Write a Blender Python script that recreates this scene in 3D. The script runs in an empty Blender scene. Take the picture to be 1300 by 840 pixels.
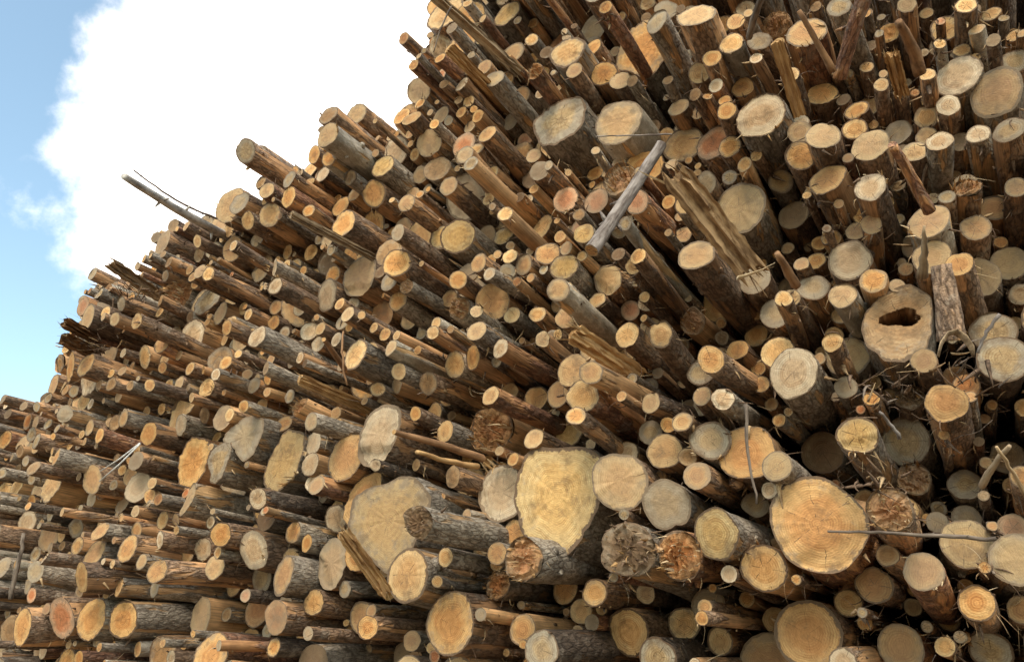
import bpy, math, random
import numpy as np
from mathutils import Vector, Matrix

# ---------------------------------------------------------------- camera
SC = bpy.context.scene
COL = SC.collection
EYE = Vector((0.0, 0.0, 1.65))
PITCH = math.atan(0.43)
YAW = math.atan(0.63 * math.cos(PITCH))
FWD = Vector((-math.sin(YAW) * math.cos(PITCH), math.cos(YAW) * math.cos(PITCH), math.sin(PITCH)))
RGT = Vector((math.cos(YAW), math.sin(YAW), 0.0))
UPV = RGT.cross(FWD)
cam_d = bpy.data.cameras.new('camera')
cam_d.sensor_width = 36.0
cam_d.lens = 1000.0 / 1300.0 * 36.0
cam_d.clip_end = 3000.0
cam = bpy.data.objects.new('camera', cam_d)
COL.objects.link(cam)
cam.matrix_world = Matrix(((RGT.x, UPV.x, -FWD.x, EYE.x), (RGT.y, UPV.y, -FWD.y, EYE.y),
                           (RGT.z, UPV.z, -FWD.z, EYE.z), (0, 0, 0, 1)))
SC.camera = cam

# ---------------------------------------------------------------- sky, sun, exposure
SUN_EL, SUN_AZ = math.radians(50), math.radians(160)      # azimuth from +Y towards +X: behind the viewer, veiled by cloud
world = bpy.data.worlds.new('World')
SC.world = world
world.use_nodes = True
wn, wl = world.node_tree.nodes, world.node_tree.links
wn.clear()


def wnode(t, **k):
    n = wn.new(t)
    for a, b in k.items():
        setattr(n, a, b)
    return n


sky = wnode('ShaderNodeTexSky', sky_type='NISHITA', sun_disc=False)
sky.sun_elevation = SUN_EL
sky.sun_rotation = SUN_AZ
sky.air_density, sky.dust_density, sky.ozone_density = 1.0, 1.6, 0.8
tc = wnode('ShaderNodeTexCoord')
mp = wnode('ShaderNodeMapping')
mp.inputs['Location'].default_value = (1.7, 0.4, 2.2)
wl.new(tc.outputs['Generated'], mp.inputs['Vector'])
nz = wnode('ShaderNodeTexNoise')
nz.inputs['Scale'].default_value = 3.6
nz.inputs['Detail'].default_value = 9
nz.inputs['Roughness'].default_value = 0.58
wl.new(mp.outputs[0], nz.inputs['Vector'])
# the big cumulus that stands behind the pile, joined by broken cloud over the rest of the sky
bank = (FWD * 1000 + RGT * (490 - 650) - UPV * (290 - 420)).normalized()
dp = wnode('ShaderNodeVectorMath', operation='DOT_PRODUCT')
dp.inputs[1].default_value = bank
wl.new(tc.outputs['Generated'], dp.inputs[0])
mr = wnode('ShaderNodeMapRange', clamp=True)
mr.inputs['From Min'].default_value = 0.918
mr.inputs['From Max'].default_value = 0.985
mr.inputs['To Min'].default_value = 0.0
mr.inputs['To Max'].default_value = 0.46
wl.new(dp.outputs['Value'], mr.inputs['Value'])
ad = wnode('ShaderNodeMath', operation='ADD')
wl.new(nz.outputs['Fac'], ad.inputs[0])
wl.new(mr.outputs[0], ad.inputs[1])
cr = wnode('ShaderNodeMapRange', interpolation_type='SMOOTHSTEP')
cr.inputs['From Min'].default_value = 0.55
cr.inputs['From Max'].default_value = 0.72
wl.new(ad.outputs[0], cr.inputs['Value'])
mul = wnode('ShaderNodeVectorMath', operation='SCALE')
mul.inputs['Scale'].default_value = 0.15
tint = wnode('ShaderNodeVectorMath', operation='MULTIPLY')
tint.inputs[1].default_value = (1.36, 1.38, 1.14)        # colour multiplier: brightens and tints the clear sky evenly
wl.new(sky.outputs[0], tint.inputs[0])
wl.new(tint.outputs[0], mul.inputs[0])
mx = wnode('ShaderNodeMix', data_type='RGBA')
mx.inputs['B'].default_value = (1.48, 1.37, 1.27, 1)
wl.new(cr.outputs[0], mx.inputs['Factor'])
wl.new(mul.outputs[0], mx.inputs['A'])
bg = wnode('ShaderNodeBackground')
bg.inputs['Strength'].default_value = 1.0
wl.new(mx.outputs['Result'], bg.inputs['Color'])
wo = wnode('ShaderNodeOutputWorld')
wl.new(bg.outputs[0], wo.inputs['Surface'])

sun_d = bpy.data.lights.new('sun', 'SUN')
sun_d.energy = 1.45
sun_d.angle = math.radians(24)
sun_d.color = (1.0, 0.92, 0.80)
sun = bpy.data.objects.new('sun', sun_d)
COL.objects.link(sun)
to_sun = Vector((math.sin(SUN_AZ) * math.cos(SUN_EL), math.cos(SUN_AZ) * math.cos(SUN_EL), math.sin(SUN_EL)))
sun.rotation_euler = to_sun.to_track_quat('Z', 'Y').to_euler()

SC.render.engine = 'CYCLES'
SC.cycles.max_bounces = 5
SC.cycles.diffuse_bounces = 3
SC.cycles.glossy_bounces = 2
SC.cycles.use_fast_gi = False
SC.view_settings.view_transform = 'Standard'
SC.view_settings.look = 'None'
SC.view_settings.gamma = 1.0
SC.view_settings.use_curve_mapping = False
SC.view_settings.exposure = 0.88

random.seed(11)
rng = np.random.default_rng(11)

# ---------------------------------------------------------------- materials


class NT:
    def __init__(self, name):
        self.m = bpy.data.materials.new(name)
        self.m.use_nodes = True
        self.t = self.m.node_tree
        self.t.nodes.clear()
        self.out = self.n('ShaderNodeOutputMaterial')
        self.bsdf = self.n('ShaderNodeBsdfPrincipled')
        self.l(self.bsdf.outputs[0], self.out.inputs['Surface'])

    def n(self, t, **k):
        o = self.t.nodes.new(t)
        for a, b in k.items():
            setattr(o, a, b)
        return o

    def l(self, a, b):
        self.t.links.new(a, b)

    def attr(self, name, vec=False):
        a = self.n('ShaderNodeAttribute', attribute_name=name)
        return a.outputs['Vector'] if vec else a.outputs['Fac']

    def math(self, op, a, b=None, c=None):
        o = self.n('ShaderNodeMath', operation=op)
        for i, v in enumerate((a, b, c)):
            if v is None:
                continue
            if isinstance(v, (int, float)):
                o.inputs[i].default_value = v
            else:
                self.l(v, o.inputs[i])
        return o.outputs[0]

    def vmath(self, op, a, b=None):
        o = self.n('ShaderNodeVectorMath', operation=op)
        for i, v in enumerate((a, b)):
            if v is None:
                continue
            if isinstance(v, (tuple, list)):
                o.inputs[i].default_value = v
            else:
                self.l(v, o.inputs[i])
        return o.outputs[0]

    def noise(self, vec, scale, detail=4, rough=0.55, dist=0.0):
        o = self.n('ShaderNodeTexNoise')
        o.inputs['Scale'].default_value = scale
        o.inputs['Detail'].default_value = detail
        o.inputs['Roughness'].default_value = rough
        o.inputs['Distortion'].default_value = dist
        self.l(vec, o.inputs['Vector'])
        return o.outputs['Fac']

    def ramp(self, fac, lo, hi, a=0.0, b=1.0, smooth=True):
        o = self.n('ShaderNodeMapRange', clamp=True)
        if smooth:
            o.interpolation_type = 'SMOOTHSTEP'
        for k, v in (('From Min', lo), ('From Max', hi), ('To Min', a), ('To Max', b)):
            o.inputs[k].default_value = v
        self.l(fac, o.inputs['Value'])
        return o.outputs[0]

    def mix(self, fac, a, b, blend='MIX'):
        o = self.n('ShaderNodeMix', data_type='RGBA', blend_type=blend)
        for k, v in (('Factor', fac), ('A', a), ('B', b)):
            if isinstance(v, (int, float)):
                o.inputs[k].default_value = v
            elif isinstance(v, tuple):
                o.inputs[k].default_value = (v[0], v[1], v[2], 1)
            else:
                self.l(v, o.inputs[k])
        return o.outputs['Result']

    def seedvec(self, lp, seed, mul=(37.0, 11.0, 53.0)):
        c = self.n('ShaderNodeCombineXYZ')
        for i in range(3):
            self.l(self.math('MULTIPLY', seed, mul[i]), c.inputs[i])
        return self.vmath('ADD', lp, c.outputs[0])

    def bump(self, h, dist, strength=1.0, normal=None):
        b = self.n('ShaderNodeBump')
        b.inputs['Distance'].default_value = dist
        b.inputs['Strength'].default_value = strength
        self.l(h, b.inputs['Height'])
        if normal is not None:
            self.l(normal, b.inputs['Normal'])
        return b.outputs[0]


def bark_material(name, c_hi, c_lo, c_in, peel, lichen, plate=1.0, gloss=0.75, smooth=False):
    """c_hi / c_lo: plate and fissure colours, c_in: inner bark and wood where the skin was torn off (peel = how much)."""
    t = NT(name)
    lp0, seed = t.attr('lp', True), t.attr('seed')
    lp = t.seedvec(lp0, seed)
    # stretched along the log
    st = t.vmath('MULTIPLY', lp, (1.0, 0.33, 1.0))
    vo = t.n('ShaderNodeTexVoronoi', feature='DISTANCE_TO_EDGE')
    vo.inputs['Scale'].default_value = 42.0 * plate
    t.l(st, vo.inputs['Vector'])
    crack = t.ramp(vo.outputs['Distance'], 0.02, 0.22)
    big = t.noise(lp, 5.0, 3, 0.6)
    mid = t.noise(st, 38.0, 5, 0.70)
    fine = t.noise(lp, 120.0, 3, 0.7)
    k = t.math('ADD', t.math('MULTIPLY', crack, 0.14 if not smooth else 0.03), t.math('MULTIPLY', mid, 0.92))
    col = t.mix(t.ramp(k, 0.38, 0.72), c_lo, c_hi)
    fl = t.ramp(fine, 0.58, 0.70)
    col = t.mix(t.math('MULTIPLY', fl, 0.55), col, tuple(min(1, v * 1.7) for v in c_hi))
    fd = t.ramp(fine, 0.30, 0.42, 1.0, 0.0)
    col = t.mix(t.math('MULTIPLY', fd, 0.6), col, tuple(v * 0.6 for v in c_lo))
    # grey crust and lichen
    lf = t.ramp(t.noise(lp, 11.0, 5, 0.68), 0.52, 0.66)
    col = t.mix(t.math('MULTIPLY', lf, lichen), col, (0.37, 0.325, 0.265))
    # torn strips running along the log
    ps = t.vmath('MULTIPLY', lp, (1.0, 0.16, 1.0))
    pf = t.ramp(t.noise(ps, 9.0, 4, 0.6, 0.4), 0.60 - peel * 0.30, 0.66 - peel * 0.28)
    streak = t.noise(t.vmath('MULTIPLY', lp, (1.0, 0.03, 1.0)), 120.0, 4, 0.6)
    wood = t.mix(t.ramp(streak, 0.3, 0.7), tuple(v * 0.62 for v in c_in), tuple(min(1, v * 1.25) for v in c_in))
    col = t.mix(pf, col, wood)
    # per-log tone
    tone = t.math('FRACT', t.math('MULTIPLY', seed, 7.31))
    col = t.mix(1.0, col, t.mix(tone, (0.86, 0.83, 0.82), (1.62, 1.54, 1.44)), 'MULTIPLY')
    blot = t.ramp(big, 0.30, 0.70, 0.72, 1.22)
    cb = t.n('ShaderNodeCombineXYZ')
    for i in range(3):
        t.l(blot, cb.inputs[i])
    col = t.mix(1.0, col, cb.outputs[0], 'MULTIPLY')
    t.l(col, t.bsdf.inputs['Base Color'])
    t.bsdf.inputs['Roughness'].default_value = gloss
    t.bsdf.inputs['Specular IOR Level'].default_value = 0.45
    h = t.math('ADD', t.math('MULTIPLY', crack, 0.24 if not smooth else 0.03), t.math('MULTIPLY', mid, 0.9))
    h = t.math('ADD', h, t.math('MULTIPLY', fine, 0.35))
    h = t.math('SUBTRACT', h, t.math('MULTIPLY', pf, t.math('SUBTRACT', h, t.math('MULTIPLY', streak, 0.12))))
    t.l(t.bump(h, 0.020, 1.0), t.bsdf.inputs['Normal'])
    return t.m


BARK = {
    'b': bark_material('bark_brown', (0.29, 0.195, 0.130), (0.085, 0.053, 0.033), (0.40, 0.235, 0.12), 0.34, 0.42, 1.0, 0.62),
    'r': bark_material('bark_red', (0.30, 0.155, 0.092), (0.095, 0.044, 0.026), (0.40, 0.215, 0.10), 0.40, 0.3, 1.0, 0.62),
    'g': bark_material('bark_grey', (0.36, 0.32, 0.265), (0.12, 0.098, 0.076), (0.37, 0.235, 0.12), 0.16, 0.85, 1.0, 0.62),
    'l': bark_material('bark_light', (0.50, 0.47, 0.41), (0.26, 0.23, 0.18), (0.46, 0.30, 0.15), 0.12, 0.7, 0.7, 0.55, True),
    'p': bark_material('bark_peeled', (0.26, 0.165, 0.10), (0.085, 0.052, 0.03), (0.46, 0.285, 0.145), 0.9, 0.3, 1.0, 0.6),
    'd': bark_material('bark_dark', (0.15, 0.112, 0.082), (0.045, 0.031, 0.022), (0.24, 0.13, 0.06), 0.12, 0.45, 1.0, 0.65),
}


def face_material(name, sap, heart, dirt, stain, rough_cut=0.5):
    t = NT(name)
    lp0, seed, rr, rad = t.attr('lp', True), t.attr('seed'), t.attr('rr'), t.attr('rad')
    lp = t.seedvec(lp0, seed)
    flat = t.vmath('MULTIPLY', lp, (1.0, 0.0, 1.0))
    wob = t.noise(flat, 14.0, 3)
    # growth rings follow the outline of the log
    rd = t.math('ADD', t.math('MULTIPLY', rr, rad), t.math('MULTIPLY', wob, 0.012))
    ring = t.math('SINE', t.math('ADD', t.math('MULTIPLY', rd, 560.0), t.math('MULTIPLY', wob, 5.0)))
    ring2 = t.math('SINE', t.math('MULTIPLY', rd, 165.0))
    hw = t.ramp(t.math('ADD', rr, t.math('MULTIPLY', t.math('SUBTRACT', t.noise(flat, 9.0, 4), 0.5), 0.9)), 0.42, 0.78)
    col = t.mix(hw, heart, sap)
    rmask = t.ramp(t.noise(flat, 11.0, 2), 0.4, 0.65)
    rg = t.math('MULTIPLY', t.math('ADD', t.math('MULTIPLY', ring, 0.17), t.math('MULTIPLY', ring2, 0.12)), t.math('ADD', rmask, 0.25))
    rs = t.math('ADD', rg, 1.0)
    cb = t.n('ShaderNodeCombineXYZ')
    for i, e in enumerate((0.7, 1.0, 1.25)):
        t.l(t.math('POWER', rs, e), cb.inputs[i])
    col = t.mix(1.0, col, cb.outputs[0], 'MULTIPLY')
    # saw and harvester fibres
    ang = t.math('MULTIPLY', seed, 40.0)
    vr = t.n('ShaderNodeVectorRotate', rotation_type='Y_AXIS')
    t.l(flat, vr.inputs['Vector'])
    t.l(ang, vr.inputs['Angle'])
    fib = t.noise(t.vmath('MULTIPLY', vr.outputs[0], (14.0, 1.0, 1.6)), 26.0, 4, 0.65)
    fine = t.noise(flat, 260.0, 2, 0.7)
    fm = t.math('ADD', t.ramp(fib, 0.25, 0.75, 0.70, 1.22), t.math('MULTIPLY', t.math('SUBTRACT', fine, 0.5), 0.35))
    cb2 = t.n('ShaderNodeCombineXYZ')
    for i in range(3):
        t.l(fm, cb2.inputs[i])
    col = t.mix(1.0, col, cb2.outputs[0], 'MULTIPLY')
    mot = t.noise(flat, 12.0, 4, 0.6, 0.6)
    col = t.mix(t.ramp(mot, 0.25, 0.75), t.mix(1.0, col, (0.86, 0.82, 0.76), 'MULTIPLY'), t.mix(1.0, col, (1.10, 1.10, 1.08), 'MULTIPLY'))
    # blue-grey stain creeping in from the rim, brown dirt in patches
    sn = t.math('ADD', t.noise(flat, 16.0, 4, 0.65), t.math('MULTIPLY', t.math('POWER', rr, 2.0), t.math('MULTIPLY', t.math('FRACT', t.math('MULTIPLY', seed, 9.77)), 0.5)))
    sf = t.math('MULTIPLY', t.ramp(sn, 0.72 - 0.16 * stain, 0.90 - 0.14 * stain), min(1.0, 0.5 + stain * 0.5))
    col = t.mix(sf, col, t.mix(fib, (0.15, 0.115, 0.08), (0.40, 0.335, 0.255)))
    dn = t.noise(flat, 7.0, 5, 0.72)
    df = t.math('MULTIPLY', t.ramp(dn, 0.53 - 0.12 * dirt, 0.70 - 0.1 * dirt), 0.50 + 0.4 * dirt)
    col = t.mix(df, col, (0.135, 0.080, 0.040))
    spk = t.ramp(t.noise(flat, 95.0, 2, 0.7), 0.63, 0.70)
    col = t.mix(t.math('MULTIPLY', spk, 0.25 + 0.45 * dirt), col, (0.07, 0.048, 0.03))
    # drying cracks: thin rays out of the pith
    sep = t.n('ShaderNodeSeparateXYZ')
    t.l(lp0, sep.inputs[0])
    at = t.math('ARCTAN2', sep.outputs[2], sep.outputs[0])
    atw = t.math('ADD', at, t.math('MULTIPLY', t.math('SUBTRACT', wob, 0.5), 0.5))
    q = t.math('ADD', t.math('MULTIPLY', atw, 0.955), t.math('MULTIPLY', seed, 61.0))
    saw = t.math('ABSOLUTE', t.math('SUBTRACT', t.math('FRACT', q), 0.5))
    wid = t.math('DIVIDE', 0.0015, t.math('ADD', t.math('MULTIPLY', rr, rad), 0.006))
    crk = t.math('LESS_THAN', saw, wid)
    has = t.ramp(t.math('FRACT', t.math('MULTIPLY', seed, 13.7)), 0.25, 0.5)
    cm = t.math('MULTIPLY', t.math('MULTIPLY', crk, has), t.ramp(t.noise(flat, 19.0, 3), 0.47, 0.56))
    cm = t.math('MULTIPLY', cm, t.ramp(rr, 0.86, 0.95, 1.0, 0.0))
    col = t.mix(t.math('MULTIPLY', cm, 0.85), col, (0.045, 0.027, 0.014))
    # cambium line and bark rim
    rn = t.math('ADD', rr, t.math('MULTIPLY', t.math('SUBTRACT', t.noise(lp, 34.0, 4, 0.6), 0.5), 0.22))
    rn = t.math('ADD', rn, t.math('MULTIPLY', t.math('SUBTRACT', t.math('FRACT', t.math('MULTIPLY', seed, 3.33)), 0.3), 0.075))
    rim = t.ramp(rn, 0.925, 0.955)
    col = t.mix(rim, col, t.mix(t.noise(lp, 60.0, 4), (0.055, 0.034, 0.021), (0.20, 0.13, 0.08)))
    tone = t.math('FRACT', t.math('MULTIPLY', seed, 5.17))
    col = t.mix(1.0, col, t.mix(tone, (0.68, 0.62, 0.55), (1.10, 1.07, 1.04)), 'MULTIPLY')
    old = t.math('MULTIPLY', t.math('POWER', t.math('FRACT', t.math('MULTIPLY', seed, 17.9)), 1.7), 0.62)
    col = t.mix(old, col, t.mix(fib, (0.19, 0.14, 0.09), (0.40, 0.31, 0.21)))
    t.l(col, t.bsdf.inputs['Base Color'])
    t.bsdf.inputs['Roughness'].default_value = 0.8
    t.bsdf.inputs['Specular IOR Level'].default_value = 0.2
    h = t.math('ADD', t.math('MULTIPLY', fib, 0.6), t.math('MULTIPLY', fine, 0.25))
    h = t.math('ADD', h, t.math('MULTIPLY', t.noise(flat, 40.0, 3), 0.8))
    t.l(t.bump(h, 0.005 + 0.004 * rough_cut, 0.55), t.bsdf.inputs['Normal'])
    return t.m


FACE = {
    'y': face_material('wood_yellow', (0.61, 0.415, 0.205), (0.56, 0.325, 0.135), 0.25, 0.25),
    'Y': face_material('wood_stained', (0.52, 0.375, 0.185), (0.56, 0.36, 0.145), 0.3, 0.55),
    'o': face_material('wood_orange', (0.59, 0.36, 0.150), (0.53, 0.262, 0.09), 0.22, 0.15),
    'c': face_material('wood_reddish', (0.58, 0.33, 0.19), (0.52, 0.20, 0.085), 0.25, 0.10),
    'w': face_material('wood_white', (0.60, 0.485, 0.345), (0.54, 0.375, 0.225), 0.22, 0.35),
    'g': face_material('wood_grey', (0.34, 0.295, 0.225), (0.40, 0.285, 0.155), 0.45, 0.8),
    'b': face_material('wood_brown', (0.38, 0.25, 0.135), (0.33, 0.19, 0.085), 0.6, 0.4),
    'r': face_material('wood_red_brown', (0.40, 0.215, 0.095), (0.35, 0.145, 0.05), 0.5, 0.2),
    'd': face_material('wood_dark', (0.20, 0.135, 0.08), (0.17, 0.10, 0.055), 0.9, 0.7),
    'p': face_material('wood_peeled', (0.50, 0.285, 0.11), (0.44, 0.215, 0.07), 0.4, 0.15),
}


def simple_wood(name, a, b, scale=60.0, rough=0.8, bump=0.004):
    t = NT(name)
    lp = t.seedvec(t.attr('lp', True), t.attr('seed'))
    s = t.noise(t.vmath('MULTIPLY', lp, (1.0, 0.12, 1.0)), scale, 5, 0.6)
    m = t.noise(lp, 9.0, 5, 0.6)
    col = t.mix(t.ramp(t.math('ADD', t.math('MULTIPLY', s, 0.6), t.math('MULTIPLY', m, 0.4)), 0.36, 0.62), a, b)
    t.l(col, t.bsdf.inputs['Base Color'])
    t.bsdf.inputs['Roughness'].default_value = rough
    t.bsdf.inputs['Specular IOR Level'].default_value = 0.25
    t.l(t.bump(s, bump, 0.8), t.bsdf.inputs['Normal'])
    return t.m


M_SPLIT = simple_wood('split_wood', (0.26, 0.135, 0.055), (0.52, 0.32, 0.14))
M_SPLITGREY = simple_wood('split_wood_grey', (0.13, 0.085, 0.05), (0.41, 0.295, 0.18), 46, 0.85, 0.010)
M_PALE = simple_wood('splinter_pale', (0.42, 0.29, 0.15), (0.68, 0.53, 0.34))
M_ROT = simple_wood('rotten_wood', (0.075, 0.040, 0.020), (0.27, 0.145, 0.065), 40)
M_TORN = simple_wood('torn_trunk', (0.15, 0.085, 0.042), (0.47, 0.30, 0.155), 46, 0.85, 0.010)
M_TWIG = simple_wood('twig_bark', (0.075, 0.055, 0.042), (0.24, 0.185, 0.14), 70, 0.85, 0.006)
M_TWIGRED = simple_wood('stick_brown', (0.12, 0.06, 0.03), (0.32, 0.175, 0.085), 50)
M_BIRCH = simple_wood('branch_pale_bark', (0.10, 0.075, 0.062), (0.31, 0.265, 0.235), 60, 0.85, 0.012)
M_POLE = simple_wood('pole_bark', (0.12, 0.10, 0.085), (0.62, 0.58, 0.53), 16, 0.8, 0.004)
M_STRIP = simple_wood('bark_strip_tan', (0.20, 0.12, 0.06), (0.48, 0.33, 0.18), 80)
M_STRIPD = simple_wood('bark_strip_brown', (0.055, 0.033, 0.02), (0.19, 0.12, 0.075), 80)
M_WHITE = simple_wood('white_strip', (0.55, 0.54, 0.52), (0.78, 0.77, 0.74), 50, 0.5, 0.001)

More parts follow.
